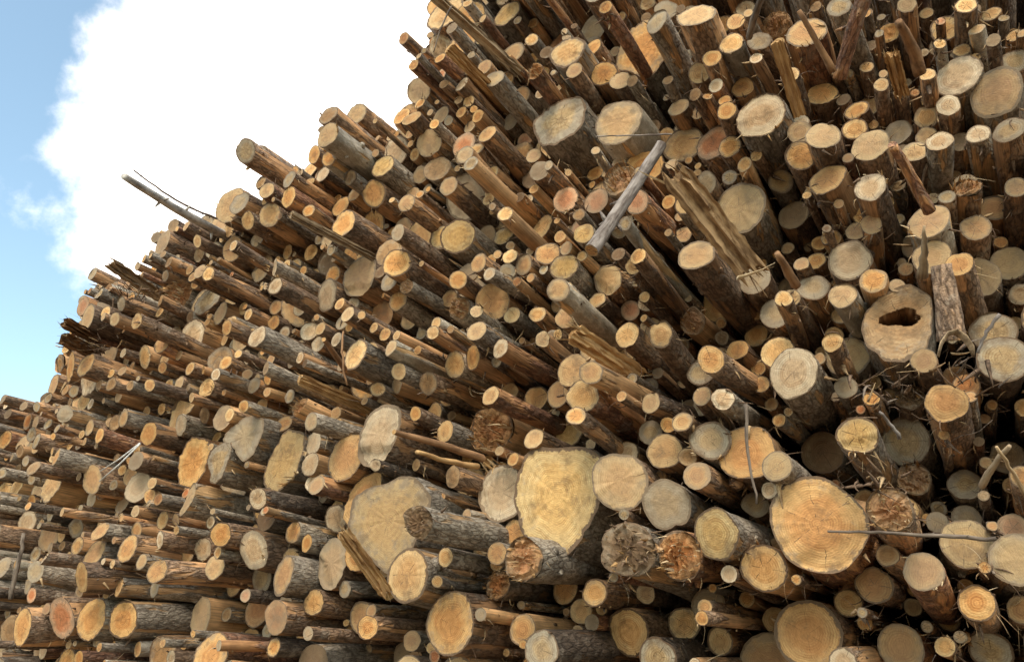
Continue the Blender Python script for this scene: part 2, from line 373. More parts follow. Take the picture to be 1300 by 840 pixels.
# x, y (depth of the cut end), z, radius, colour code, end style, outline, label
LOGS = [
 (-7.027,3.902,4.251,0.137,'ob','','',"tan oval log end leaning against blue sky at the pile's left edge"),
 (-6.455,3.713,4.103,0.108,'ob','','','medium log with orange tan end, nearest one above the whitish chipped log'),
 (-6.744,3.937,4.119,0.159,'wg','','S_white','whitish weathered log with chipped narrow end near the left skyline'),
 (-8.171,4.065,3.752,0.092,'or','','','small orange log end at the left picture edge'),
 (-6.538,3.687,3.284,0.07,'ob','','','slim log with orange tan end, third one upper left of the white-strip log'),
 (-5.982,3.68,3.39,0.062,'or','','','slim log with orange tan end, fourth one above the white-strip log'),
 (-6.004,3.87,3.589,0.075,'yb','','','slim log with pale yellow end, fourth one left of the pale squared block'),
 (-5.708,3.924,3.427,0.091,'ob','','','medium log with orange tan end, nearest one lower left of the pale squared block'),
 (-5.52,3.504,4.229,0.063,'yb','','','slim log with pale yellow end, third one left of the pale pinkish oval log'),
 (-6.065,3.646,4.424,0.057,'yb','','','slim log with pale yellow end, sixth one upper right of the whitish chipped log'),
 (-6.166,3.801,3.897,0.06,'bb','','','slim log with brown end, second one right of the whitish chipped log'),
 (-5.305,3.579,3.669,0.044,'ob','','','thin log with orange tan end, nearest one upper left of the pale squared block'),
 (-5.64,3.842,4.168,0.072,'or','','','slim log with orange tan end, second one left of the pale pinkish oval log'),
 (-6.02,3.962,4.176,0.091,'yp','','','medium log with pale yellow end, fourth one lower left of the pale pinkish oval log'),
 (-6.549,3.683,3.661,0.069,'gg','','','slim log with grey end, fifth one lower left of the whitish chipped log'),
 (-7.283,3.896,3.57,0.073,'gb','','','slim log with grey end, third one right of the left-edge orange log'),
 (-6.866,3.703,3.234,0.061,'bb','','','slim log with brown end, fourth one lower right of the left-edge orange log'),
 (-6.411,3.962,3.137,0.115,'ob','','','tan log with two white strips hanging across its end, lower left'),
 (-7.136,4.045,3.193,0.165,'yp','','','thick log with pale yellow end, nearest one upper right of the stick-topped whitish log'),
 (-5.874,4.032,3.025,0.118,'wb','','','medium log with whitish end, fourth one right of the white-strip log'),
 (-7.942,4.345,2.964,0.11,'wb','','','whitish oval log end above a thin upright stick, far lower left'),
 (-6.01,3.531,2.757,0.033,'yb','','','thin log with pale yellow end, third one right of the stick-topped whitish log'),
 (-5.912,3.806,2.644,0.068,'ob','','','slim log with orange tan end, second one upper left of the tall lower-left tan log'),
 (-5.501,3.787,2.479,0.1,'ob','','','tall tan oval log end, lower left, above the bottom row'),
 (-6.024,3.869,2.49,0.104,'ob','','','medium log with orange tan end, nearest one left of the tall lower-left tan log'),
 (-5.15,3.673,2.353,0.053,'yb','','','slim log with pale yellow end, nearest one lower right of the tall lower-left tan log'),
 (-4.802,3.552,2.256,0.072,'ob','','','slim log with orange tan end, second one lower right of the tall lower-left tan log'),
 (-5.061,3.724,2.503,0.061,'wb','','','slim log with whitish end, nearest one right of the tall lower-left tan log'),
 (-6.181,3.579,2.433,0.049,'wb','','','thin log with whitish end, second one upper left of the bottom-left yellow log'),
 (-6.873,3.925,2.406,0.084,'gg','','','slim log with grey end, nearest one left of the bottom-left yellow log'),
 (-5.733,3.621,2.272,0.104,'yb','','','tall yellow log end half behind a whitish one, bottom left'),
 (-5.573,3.826,2.212,0.067,'yb','','','slim log with pale yellow end, nearest one right of the bottom-left yellow log'),
 (-5.222,3.867,2.192,0.063,'gb','','','slim log with grey end, third one lower right of the tall lower-left tan log'),
 (-7.545,4.006,2.484,0.086,'gg','','','medium log with grey end, nearest one lower left of the stick-topped whitish log'),
 (-5.313,4.043,5.543,0.164,'yb','','','thick log with grey-rimmed yellow end on the ridge beside the projecting pole'),
 (-6.351,4.129,5.501,0.125,'bb','','','thick brown log on the skyline with orange torn bark beneath'),
 (-4.528,3.531,4.656,0.045,'yb','','','thin log with pale yellow end, fourth one upper right of the grey lens-shaped log'),
 (-5.144,3.728,4.684,0.062,'ob','','','left log of the small cluster of tan ends below the skyline'),
 (-5.035,3.729,4.632,0.058,'yb','','','slim log with pale yellow end, nearest one above the grey lens-shaped log'),
 (-5.684,4.248,4.757,0.136,'gb','','S_slant','grey weathered log with a slanted lens-shaped end'),
 (-5.259,4.08,4.467,0.098,'ob','','','medium log with orange tan end, nearest one lower right of the grey lens-shaped log'),
 (-5.944,3.957,4.702,0.052,'ob','','','slim log with orange tan end, second one upper left of the pale pinkish oval log'),
 (-6.265,3.794,4.682,0.066,'gb','','','slim log with grey end, ninth one upper right of the whitish chipped log'),
 (-6.423,4.445,5.072,0.166,'gg','J','','thick log with broken splintered end, nearest one left of the grey lens-shaped log'),
 (-5.798,4.235,4.426,0.151,'wp','','','peeled log with a large pale pinkish oval end, left part of pile'),
 (-4.667,3.698,4.061,0.058,'ob','','','slim log with orange tan end, second one right of the pale pinkish oval log'),
 (-4.195,3.696,4.299,0.066,'wb','','','slim log with whitish end, nearest one upper left of the big flat tan end'),
 (-4.632,4.388,4.529,0.181,'ob','','','big flat tan log end partly covered by a thin grey log'),
 (-4.173,3.575,3.833,0.076,'wb','','','slim log with whitish end, third one lower left of the big flat tan end'),
 (-4.122,4.127,3.966,0.063,'wb','','','slim log with whitish end, fourth one lower right of the big flat tan end'),
 (-4.01,3.548,3.554,0.043,'bb','','','thin log with brown end, sixth one above the grey triangular log'),
 (-4.89,3.913,3.888,0.059,'ob','','','slim log with orange tan end, third one lower right of the pale pinkish oval log'),
 (-4.755,3.733,3.706,0.047,'wb','','','thin log with whitish end, fourth one lower right of the pale pinkish oval log'),
 (-5.121,3.956,3.73,0.076,'yb','','','slim log with pale yellow end, second one upper right of the pale squared block'),
 (-4.367,3.708,3.384,0.041,'ob','','','thin log with orange tan end, nearest one above the grey triangular log'),
 (-3.988,3.885,3.368,0.072,'yp','J','','slim log with broken splintered end, second one upper left of the large tan oval'),
 (-3.531,3.546,3.102,0.055,'yb','','','slim log with pale yellow end, nearest one upper left of the large tan oval'),
 (-4.283,4.024,3.324,0.061,'ob','','','slim log with orange tan end, nearest one right of the grey triangular log'),
 (-5.753,4.209,3.68,0.142,'yp','','S_block','pale yellow split block with a squared corner'),
 (-5.552,4.095,3.523,0.085,'wb','','','slim log with whitish end, nearest one below the pale squared block'),
 (-4.49,3.865,3.216,0.163,'gg','','S_tri','grey triangular log end wedged above the tall orange one'),
 (-5.393,4.151,3.198,0.194,'or','','S_orange','tall ragged orange log end beside the grey lumpy one'),
 (-4.735,3.866,3.065,0.125,'gg','','S_cheese','grey lumpy log end between the tall orange log and the triangular one'),
 (-5.09,4.343,3.05,0.144,'wb','','','log with a clean white oval end just right of the grey lumpy one'),
 (-4.186,3.981,3.025,0.191,'yg','','S_long','long angular log end, grey rim round yellow wood'),
 (-3.937,3.995,3.121,0.08,'wg','','','slim log with whitish end, nearest one upper right of the long angular log'),
 (-3.836,3.885,2.937,0.077,'wp','','','slim log with whitish end, nearest one right of the long angular log'),
 (-4.914,3.795,2.787,0.069,'yb','','S_wedge','heavy log cut to a sharp pale wedge, lower left'),
 (-4.386,3.682,2.486,0.077,'ob','','','slim log with orange tan end, second one below the clean white oval log'),
 (-4.209,3.826,2.388,0.119,'wb','','','medium log with whitish end, third one below the clean white oval log'),
 (-4.59,3.843,2.298,0.075,'yb','','','slim log with pale yellow end, third one below the sharp wedge-cut log'),
 (-3.837,3.754,2.198,0.118,'og','','','medium log with orange tan end, second one left of the bottom yellow oval'),
 (-4.067,3.676,2.69,0.067,'wd','','','slim log with whitish end, nearest one lower right of the clean white oval log'),
 (-4.817,3.728,5.77,0.095,'gb','','','medium log with grey end, nearest one above the grey-rimmed ridge log'),
 (-4.338,3.821,5.369,0.073,'gb','','','slim log with grey end, fourth one upper right of the grey-rimmed ridge log'),
 (-4.341,3.842,5.21,0.086,'or','','','medium log with orange tan end, sixth one right of the grey-rimmed ridge log'),
 (-4.707,3.988,5.232,0.105,'yb','','','medium log with pale yellow end, third one right of the grey-rimmed ridge log'),
 (-5.062,3.938,5.436,0.108,'gb','','','medium log with grey end, nearest one right of the grey-rimmed ridge log'),
 (-4.958,3.976,5.244,0.077,'yb','','','slim log with pale yellow end, nearest one lower right of the grey-rimmed ridge log'),
 (-4.222,3.965,5.111,0.055,'ob','','','slim log with orange tan end, seventh one left of the crack-topped tan log'),
 (-3.662,3.541,5.373,0.096,'yl','','','medium log with pale yellow end, log 15 going upper left from the crack-topped tan log'),
 (-3.479,3.982,5.295,0.099,'yg','','','medium log with pale yellow end, second one above the crack-topped tan log'),
 (-3.585,4.028,5.1,0.1,'ob','','','medium log with orange tan end, nearest one above the crack-topped tan log'),
 (-3.668,3.806,4.737,0.111,'ob','','','medium log with orange tan end, nearest one left of the crack-topped tan log'),
 (-3.937,4.43,5.094,0.158,'ob','','','tan log end with a short dark crack at its top'),
 (-3.71,4.073,4.425,0.159,'ob','','','large salmon-orange oval log end in the middle left of pile'),
 (-2.937,3.559,4.319,0.056,'wb','','','slim log with whitish end, third one right of the crack-topped tan log'),
 (-3.321,3.939,4.459,0.108,'bb','','','medium log with brown end, nearest one lower right of the crack-topped tan log'),
 (-3.04,3.695,4.181,0.098,'ob','','','medium log with orange tan end, second one lower right of the crack-topped tan log'),
 (-4.372,3.824,4.563,0.06,'wg','','','slim log with whitish end, sixth one upper left of the big flat tan end'),
 (-4.006,4.054,4.325,0.122,'wb','','','medium log with whitish end, nearest one right of the big flat tan end'),
 (-3.305,3.547,3.802,0.054,'yb','','','slim log with pale yellow end, third one below the salmon-orange oval log'),
 (-3.633,4.279,4.165,0.094,'rb','','','medium log with red-brown end, nearest one above the smooth grey pole'),
 (-3.311,3.662,3.557,0.105,'yb','','','medium log with pale yellow end, second one left of the smooth grey pole'),
 (-2.905,3.527,3.476,0.052,'yl','','','long slim pole with smooth grey bark and pale end'),
 (-2.913,3.627,3.354,0.049,'yb','','','thin log with pale yellow end, nearest one below the smooth grey pole'),
 (-3.209,3.983,3.431,0.058,'yp','','','slim log with pale yellow end, second one below the smooth grey pole'),
 (-3.307,3.905,3.389,0.048,'yb','','','thin log with pale yellow end, second one above the white-rinded big log'),
 (-2.807,3.797,3.309,0.066,'bb','','','slim log with brown end, nearest one lower right of the smooth grey pole'),
 (-2.644,3.598,3.549,0.041,'yr','','','thin log with pale yellow end, second one right of the smooth grey pole'),
 (-2.626,3.822,3.409,0.078,'yb','','','slim log with pale yellow end, fourth one right of the smooth grey pole'),
 (-2.479,3.798,3.419,0.07,'ob','','','slim log with orange tan end, sixth one right of the smooth grey pole'),
 (-2.347,3.633,3.508,0.063,'yb','','','slim log with pale yellow end, seventh one right of the smooth grey pole'),
 (-2.563,3.734,3.949,0.057,'ob','','','slim log with orange tan end, nearest one below the grey-ringed disc'),
 (-2.652,3.898,3.827,0.076,'ob','J','','slim log with broken splintered end, fourth one below the grey-ringed disc'),
 (-3.148,3.759,3.013,0.178,'wb','','S_bigwhite','big log with whitish rind and ragged orange heart'),
 (-2.672,3.806,2.979,0.065,'yb','','','slim log with pale yellow end, second one right of the white-rinded big log'),
 (-3.015,3.784,4.035,0.05,'gg','J','','thin log with broken splintered end, third one lower left of the grey-ringed disc'),
 (-3.451,3.811,2.922,0.144,'ob','','S_ovalL','large tan oval log end left of the white-rinded big log'),
 (-3.371,3.905,2.662,0.134,'ob','','S_ovalM','curved tan log end half hidden behind the giant lobed log'),
 (-3.75,4.09,2.596,0.085,'wb','','','medium log with whitish end, nearest one lower left of the half-hidden tan log'),
 (-2.993,3.716,2.464,0.269,'yg','','S_giant','giant lobed pale log end, widest at lower centre left'),
 (-3.586,3.91,2.272,0.134,'yb','','S_ovalB','large yellow oval log end below left of the giant lobed log'),
 (-2.764,3.627,2.129,0.138,'yb','','','thick log with round yellow end below the giant lobed log'),
 (-2.44,3.277,2.339,0.077,'dg','K','','dark grey log with a rotten broken end in front of the giant lobed log'),
 (-3.488,3.939,2.113,0.049,'gg','','','thin log with grey end, nearest one lower right of the bottom yellow oval'),
 (-2.603,3.803,2.693,0.061,'bb','','','slim log with brown end, second one left of the greyish-pink round log'),
 (-3.804,3.661,5.697,0.087,'bb','','','medium log with brown end, log 14 going above from the crack-topped tan log'),
 (-3.919,4.092,6.051,0.1,'yb','','','medium log with pale yellow end, log 10 going above from the crack-topped tan log'),
 (-3.237,3.999,5.675,0.079,'yb','','','slim log with pale yellow end, log 14 going upper left from the chalk-white disc'),
 (-3.163,4.144,5.504,0.108,'yb','','','medium log with pale yellow end, fifth one upper left of the chalk-white disc'),
 (-2.723,3.941,5.75,0.063,'wb','','','slim log with whitish end, sixth one below the big skyline disc'),
 (-3.12,4.211,5.285,0.109,'bg','','','medium log with brown end, second one upper left of the chalk-white disc'),
 (-2.813,3.944,4.864,0.072,'ob','','','slim log with orange tan end, nearest one upper left of the chalk-white disc'),
 (-2.953,4.376,5.059,0.17,'wb','','','big log with chalk-white disc end high in the middle'),
 (-3.012,3.725,4.665,0.065,'ob','','','slim log with orange tan end, second one upper right of the crack-topped tan log'),
 (-2.743,3.98,4.445,0.125,'yg','','','log with grey-ringed yellow disc end below the chalk-white disc'),
 (-2.939,4.052,4.529,0.089,'yg','','','medium log with pale yellow end, nearest one left of the grey-ringed disc'),
 (-2.438,3.589,4.78,0.062,'yb','','','slim log with pale yellow end, fourth one above the chalk-white disc'),
 (-2.378,3.571,4.678,0.052,'gp','','','slim log with grey end, second one above the chalk-white disc'),
 (-2.532,3.861,5.027,0.059,'yb','','','slim log with pale yellow end, second one left of the crazed orange log'),
 (-3.155,4.272,6.964,0.181,'yb','','','big log end at the top skyline crossed by a long split slab'),
 (-2.975,3.66,5.832,0.044,'or','','','thin log with orange tan end, seventh one lower left of the big skyline disc'),
 (-2.779,3.726,5.861,0.047,'or','','','thin log with orange tan end, third one below the big skyline disc'),
 (-2.487,4.217,6.579,0.124,'yg','','','medium log with pale yellow end, fourth one upper left of the pale slant-cut log'),
 (-2.292,3.712,5.443,0.069,'yg','','','slim log with pale yellow end, sixth one left of the pale slant-cut log'),
 (-2.406,3.81,5.08,0.07,'ob','','','slim log with orange tan end, nearest one upper left of the crazed orange log'),
 (-1.927,3.642,5.288,0.054,'yr','J','','slim log with broken splintered end, third one lower left of the pale slant-cut log'),
 (-2.479,4.389,5.269,0.123,'ob','','','pale orange log end crazed with fine cracks near the top centre'),
 (-1.891,3.964,4.464,0.088,'cb','','','left of two reddish-pink log ends near the grey leaning branch'),
 (-1.666,3.941,4.369,0.078,'cb','','','right of two reddish-pink log ends near the grey leaning branch'),
 (-1.421,3.739,4.315,0.104,'yb','J','','medium log with broken splintered end, nearest one upper left of the red-barked log'),
 (-2.138,3.609,4.243,0.049,'yp','','','thin log with pale yellow end, nearest one lower right of the chalk-white disc'),
 (-2.582,4.331,4.582,0.077,'yg','','','slim log with pale yellow end, third one right of the grey-ringed disc'),
 (-2.222,4.259,4.505,0.096,'yb','','','medium log with pale yellow end, nearest one lower left of the left reddish-pink log'),
 (-2.141,3.844,3.997,0.066,'ob','','','slim log with orange tan end, seventh one lower right of the grey-ringed disc'),
 (-1.972,3.849,4.032,0.075,'ob','','','slim log with orange tan end, fourth one below the left reddish-pink log'),
 (-2.399,3.721,4.021,0.063,'ob','','','slim log with orange tan end, nearest one lower right of the grey-ringed disc'),
 (-2.272,3.649,3.878,0.041,'wg','','','thin log with whitish end, fifth one lower right of the grey-ringed disc'),
 (-1.817,3.761,3.857,0.081,'yg','','','slim log with pale yellow end, sixth one below the left reddish-pink log'),
 (-1.723,3.483,3.564,0.063,'yl','','','slim log with pale yellow end, ninth one below the left reddish-pink log'),
 (-1.666,3.728,4.025,0.062,'yg','','','slim log with pale yellow end, nearest one below the right reddish-pink log'),
 (-1.304,3.466,3.847,0.035,'gl','','','thin log with grey end, second one lower left of the red-barked log'),
 (-1.636,3.982,3.822,0.088,'yb','','','medium log with pale yellow end, third one below the right reddish-pink log'),
 (-1.698,3.963,3.697,0.05,'yb','','','slim log with pale yellow end, fifth one below the right reddish-pink log'),
 (-1.337,3.648,3.69,0.051,'yb','','','slim log with pale yellow end, third one below the red-barked log'),
 (-2.425,3.935,3.845,0.114,'ob','','','medium log with orange tan end, eighth one lower right of the grey-ringed disc'),
 (-2.294,3.964,3.729,0.054,'yg','','','slim log with pale yellow end, eighth one upper left of the pale speckled log'),
 (-2.091,3.929,3.676,0.052,'yb','','','slim log with pale yellow end, sixth one upper left of the pale speckled log'),
 (-1.841,3.804,3.544,0.056,'ob','','','slim log with orange tan end, sixth one above the pale speckled log'),
 (-2.414,3.732,3.692,0.039,'yb','','','thin log with pale yellow end, fifth one below the grey-ringed disc'),
 (-2.211,3.682,3.385,0.059,'wr','','','slim log with whitish end, seventh one upper left of the pale speckled log'),
 (-1.838,3.507,3.304,0.041,'yb','','','thin log with pale yellow end, third one upper left of the pale speckled log'),
 (-1.451,3.773,3.343,0.069,'yb','','','slim log with pale yellow end, third one upper right of the pale speckled log'),
 (-1.725,3.649,3.146,0.089,'yb','','','medium log with pale yellow end, second one above the pale speckled log'),
 (-1.529,3.437,3.031,0.057,'op','','','slim log with orange tan end, nearest one above the pale speckled log'),
 (-1.66,3.616,2.979,0.084,'yr','','','long log with big pale speckled end and reddish peeled bark'),
 (-2.106,4.353,3.033,0.099,'yg','','','medium log with pale yellow end, second one above the heart-shaped giant'),
 (-1.66,3.523,2.846,0.048,'ob','','','thin log with orange tan end, nearest one below the pale speckled log'),
 (-2.25,3.645,3.089,0.055,'yr','','','slim log with pale yellow end, fourth one left of the pale speckled log'),
 (-2.093,3.865,2.869,0.062,'yb','','','slim log with pale yellow end, nearest one above the heart-shaped giant'),
 (-2.478,4.026,3.018,0.134,'rp','J','','thick log with broken splintered end, third one above the greyish-pink round log'),
 (-2.377,3.992,2.611,0.164,'wg','','','round greyish-pink log end left of the heart-shaped giant'),
 (-1.948,3.854,2.527,0.285,'yg','','S_heart','giant heart-shaped yellow log end with grey rim at bottom centre'),
 (-1.523,3.723,2.534,0.138,'yb','','','round log end with star cracks, right of the heart-shaped giant'),
 (-1.977,3.533,2.154,0.101,'yg','J','','medium log with broken splintered end, second one lower left of the heart-shaped giant'),
 (-2.405,4.0,2.091,0.079,'gg','J','','slim log with broken splintered end, fourth one right of the round yellow bottom log'),
 (-1.453,3.615,2.176,0.12,'gg','S','','medium log with broken splintered end, nearest one lower left of the dusty grey log'),
 (-1.364,3.527,5.463,0.043,'or','','','thin log with orange tan end, second one upper left of the broken orange log'),
 (-1.776,3.825,5.53,0.127,'yl','','S_toppale','pale slant-cut log with light bark near the top centre'),
 (-1.598,4.018,5.413,0.089,'ob','','','medium log with orange tan end, nearest one upper right of the grey torn stump'),
 (-1.482,4.023,5.307,0.069,'yb','','','slim log with pale yellow end, nearest one lower left of the broken orange log'),
 (-1.381,4.247,5.71,0.213,'og','','S_broken','broken orange log with curved grey rind near the top'),
 (-1.075,3.621,5.284,0.072,'gg','','','slim log with grey end, nearest one upper right of the broken orange log'),
 (-1.458,3.869,4.849,0.153,'yl','','','big smooth tan log with light grey bark, upper centre'),
 (-1.886,3.899,5.045,0.186,'gg','','S_stump','grey broken stump end with orange torn wood, upper centre'),
 (-1.121,4.076,4.974,0.066,'yb','','','slim log with pale yellow end, third one upper left of the broad pinkish log'),
 (-1.154,4.218,4.786,0.124,'yb','','','medium log with pale yellow end, nearest one left of the broad pinkish log'),
 (-0.915,3.867,5.005,0.06,'yb','','','slim log with pale yellow end, third one right of the broken orange log'),
 (-0.911,3.692,4.711,0.034,'bb','','','thin log with brown end, fourth one above the broad pinkish log'),
 (-0.905,3.985,4.558,0.11,'cb','','','log with broad pinkish end beside the grey leaning branch top'),
 (-0.792,3.869,4.414,0.063,'ob','','','slim log with orange tan end, nearest one right of the broad pinkish log'),
 (-0.714,3.814,4.23,0.04,'yp','','','thin log with pale yellow end, nearest one lower right of the broad pinkish log'),
 (-0.578,4.092,4.236,0.065,'yg','','','slim log with pale yellow end, nearest one upper right of the big bright yellow log'),
 (-0.802,3.957,4.048,0.145,'yg','','','big round bright yellow log end, upper right of centre'),
 (-0.947,3.853,4.208,0.058,'gb','','','slim log with grey end, nearest one below the broad pinkish log'),
 (-0.653,3.862,4.298,0.032,'yb','','','thin log with pale yellow end, nearest one below the wide greyish log'),
 (-0.975,3.591,3.624,0.093,'yb','','','medium log with pale yellow end, nearest one upper left of the thick-ringed brown log'),
 (-0.557,4.234,4.082,0.085,'bb','','','medium log with brown end, nearest one right of the big bright yellow log'),
 (-1.275,3.596,4.046,0.066,'cr','','','long reddish-brown log with orange-red end beside the leaning grey branch'),
 (-1.251,3.481,3.642,0.043,'ob','','','thin log with orange tan end, nearest one below the red-barked log'),
 (-1.12,4.58,3.786,0.124,'og','','','brown log end circled by a thick grey ring, right of centre'),
 (-1.187,3.555,3.212,0.063,'yb','','','slim log with pale yellow end, third one lower left of the thick-ringed brown log'),
 (-1.205,4.218,3.536,0.073,'yp','J','','slim log with broken splintered end, nearest one lower left of the thick-ringed brown log'),
 (-0.944,3.545,3.023,0.062,'ob','','','slim log with orange tan end, fifth one below the thick-ringed brown log'),
 (-1.098,3.899,3.099,0.072,'gg','','','slim log with grey end, sixth one below the thick-ringed brown log'),
 (-0.958,4.176,3.296,0.06,'ob','','','slim log with orange tan end, third one below the thick-ringed brown log'),
 (-0.894,4.411,3.455,0.072,'ob','','','slim log with orange tan end, nearest one lower right of the thick-ringed brown log'),
 (-0.72,4.15,3.456,0.083,'gb','','','slim log with grey end, nearest one above the pale grey wedge log'),
 (-0.701,3.934,3.144,0.081,'yb','','','slim log with pale yellow end, nearest one upper left of the pale grey wedge log'),
 (-0.82,4.008,3.017,0.043,'ob','','','thin log with orange tan end, nearest one left of the pale grey wedge log'),
 (-0.926,3.613,2.84,0.05,'wg','','','thin log with whitish end, nearest one upper left of the large amber log'),
 (-1.327,3.727,2.918,0.054,'yb','','','slim log with pale yellow end, second one above the star-cracked log'),
 (-1.16,3.696,2.784,0.052,'yb','','','slim log with pale yellow end, fourth one upper left of the large amber log'),
 (-1.057,3.727,2.91,0.047,'ob','','','thin log with orange tan end, fifth one upper left of the large amber log'),
 (-0.577,3.827,3.383,0.04,'yb','','','thin log with pale yellow end, third one above the pale grey wedge log'),
 (-0.586,3.643,3.303,0.039,'yb','','','thin log with pale yellow end, second one above the pale grey wedge log'),
 (-1.299,3.803,2.677,0.084,'yb','','','slim log with pale yellow end, second one above the dusty grey log'),
 (-1.05,3.765,2.69,0.092,'gg','','','medium log with grey end, nearest one left of the large amber log'),
 (-0.888,3.793,2.611,0.135,'ob','','','large amber log end above the biggest log'),
 (-0.723,3.639,2.496,0.067,'yg','','','slim log with pale yellow end, nearest one lower right of the large amber log'),
 (-1.282,3.721,2.391,0.111,'gg','','','dusty grey log end right of the star-cracked one'),
 (-1.026,3.619,2.216,0.106,'yg','','','log with clean yellow end and thick grey bark left of the biggest log'),
 (-1.227,3.684,2.141,0.109,'rr','J','','medium log with broken splintered end, nearest one lower left of the grey-barked yellow log'),
 (-0.94,4.093,2.42,0.062,'gb','','','slim log with grey end, nearest one upper right of the grey-barked yellow log'),
 (-0.821,3.56,5.151,0.108,'yb','','','medium log with pale yellow end, fourth one upper right of the broken orange log'),
 (-0.675,3.961,5.377,0.054,'ob','','','slim log with orange tan end, sixth one above the wide greyish log'),
 (-0.664,3.662,4.95,0.066,'yl','','','slim log with pale yellow end, fourth one above the wide greyish log'),
 (-0.784,3.663,4.899,0.054,'ob','','','slim log with orange tan end, fourth one right of the broken orange log'),
 (-0.681,3.903,4.819,0.065,'ob','','','slim log with orange tan end, nearest one upper left of the wide greyish log'),
 (-0.745,3.687,4.524,0.053,'ob','','','slim log with orange tan end, nearest one above the broad pinkish log'),
 (-0.57,3.707,4.437,0.13,'wg','','','wide greyish-pink flat log end, upper right'),
 (-0.517,3.688,4.919,0.06,'gb','','','slim log with grey end, second one above the wide greyish log'),
 (-0.271,3.741,4.909,0.1,'or','','','medium log with orange tan end, second one above the spiked log'),
 (-0.081,3.547,4.829,0.057,'gg','','','slim log with grey end, fourth one above the spiked log'),
 (-0.273,4.056,4.713,0.079,'ob','','','log with a splinter spike standing on its orange end, upper right'),
 (-0.401,3.792,4.317,0.06,'yb','','','slim log with pale yellow end, nearest one lower right of the wide greyish log'),
 (-0.278,3.64,4.144,0.077,'yb','','','slim log with pale yellow end, nearest one below the spiked log'),
 (-0.419,3.811,4.181,0.071,'ob','','','slim log with orange tan end, second one lower right of the wide greyish log'),
 (-0.112,3.926,4.438,0.061,'ob','','','slim log with orange tan end, nearest one lower right of the spiked log'),
 (-0.134,3.752,4.206,0.058,'yb','','','slim log with pale yellow end, second one lower right of the spiked log'),
 (-0.494,4.388,5.618,0.089,'pp','J','','medium log with broken splintered end, fifth one above the wide greyish log'),
 (0.232,3.759,4.876,0.043,'yb','','','thin log with pale yellow end, sixth one upper left of the thick pale grey log'),
 (0.472,3.697,4.688,0.048,'yb','','','thin log with pale yellow end, sixth one above the thick pale grey log'),
 (0.606,4.005,4.831,0.046,'yb','','','thin log with pale yellow end, fourth one upper right of the thick pale grey log'),
 (0.5,3.804,4.608,0.036,'yl','','','thin log with pale yellow end, third one above the thick pale grey log'),
 (-0.019,3.993,4.748,0.035,'yb','','','thin log with pale yellow end, third one upper right of the spiked log'),
 (0.03,3.756,4.425,0.034,'yb','','','thin log with pale yellow end, third one right of the spiked log'),
 (0.374,3.858,4.409,0.104,'wg','','','thick log with weathered pale grey end, upper right corner area'),
 (0.238,3.714,4.369,0.036,'yb','','','thin log with pale yellow end, nearest one left of the thick pale grey log'),
 (0.509,3.858,4.247,0.108,'og','','','thick log with orange-red end near the upper right edge'),
 (0.646,4.02,4.509,0.06,'gb','','','slim log with grey end, nearest one upper right of the thick orange-red log'),
 (0.113,3.886,4.441,0.035,'yb','','','thin log with pale yellow end, fourth one left of the thick pale grey log'),
 (0.201,3.948,4.286,0.055,'yb','','','slim log with pale yellow end, third one lower left of the thick pale grey log'),
 (0.299,3.846,4.246,0.051,'wb','','','slim log with whitish end, nearest one below the thick pale grey log'),
 (0.058,4.018,4.29,0.063,'gg','','','slim log with grey end, fifth one lower right of the spiked log'),
 (0.105,3.737,3.969,0.06,'yb','','','slim log with pale yellow end, second one above the bright tan log'),
 (-0.078,3.732,4.074,0.085,'yb','','','slim log with pale yellow end, third one upper left of the bright tan log'),
 (0.21,3.627,3.922,0.056,'wg','','','slim log with whitish end, third one lower left of the thick orange-red log'),
 (0.33,4.038,4.138,0.054,'db','','','slim log with dark end, second one lower left of the thick orange-red log'),
 (0.388,3.861,4.048,0.053,'wg','','','slim log with whitish end, nearest one lower left of the thick orange-red log'),
 (0.49,3.672,3.906,0.064,'gb','','','slim log with grey end, nearest one below the thick orange-red log'),
 (0.076,3.806,4.788,0.022,'gb','','','thin log with grey end, fifth one upper right of the spiked log'),
 (-0.308,3.776,3.973,0.093,'ob','','','medium log with orange tan end, fourth one lower right of the wide greyish log'),
 (-0.468,4.118,3.699,0.053,'ob','','','slim log with orange tan end, nearest one left of the broad chalky log'),
 (-0.282,3.873,3.54,0.097,'wb','','','log with broad chalky white end, right side'),
 (-0.149,3.775,3.655,0.046,'ob','','','thin log with orange tan end, nearest one upper right of the broad chalky log'),
 (-0.114,3.618,3.769,0.071,'wb','','','slim log with whitish end, second one upper left of the bright tan log'),
 (-0.189,3.759,3.35,0.059,'op','','','slim log with orange tan end, nearest one lower right of the broad chalky log'),
 (-0.488,3.996,3.49,0.077,'gb','','','slim log with grey end, second one lower left of the broad chalky log'),
 (-0.327,3.694,3.278,0.062,'yl','','','slim log with pale yellow end, nearest one below the broad chalky log'),
 (0.091,3.693,3.556,0.085,'ol','','','upright-looking log with bright tan end and light bark, right side'),
 (0.281,3.798,3.736,0.058,'yb','J','','slim log with broken splintered end, second one upper right of the bright tan log'),
 (0.399,4.149,3.781,0.069,'ob','','','slim log with orange tan end, second one right of the bright tan log'),
 (0.472,3.826,3.694,0.044,'ob','','','thin log with orange tan end, third one below the thick orange-red log'),
 (0.165,3.624,3.282,0.054,'ob','','','slim log with orange tan end, nearest one lower right of the bright tan log'),
 (0.258,4.05,3.38,0.081,'yg','','','slim log with pale yellow end, second one lower right of the bright tan log'),
 (0.4,4.189,3.486,0.081,'yg','','','slim log with pale yellow end, third one lower right of the bright tan log'),
 (-0.124,3.815,3.133,0.167,'gg','','S_hollow','big hollow log with a dark rotten hole in its end'),
 (-0.388,3.501,2.984,0.043,'yb','','','thin log with pale yellow end, third one left of the hollow log'),
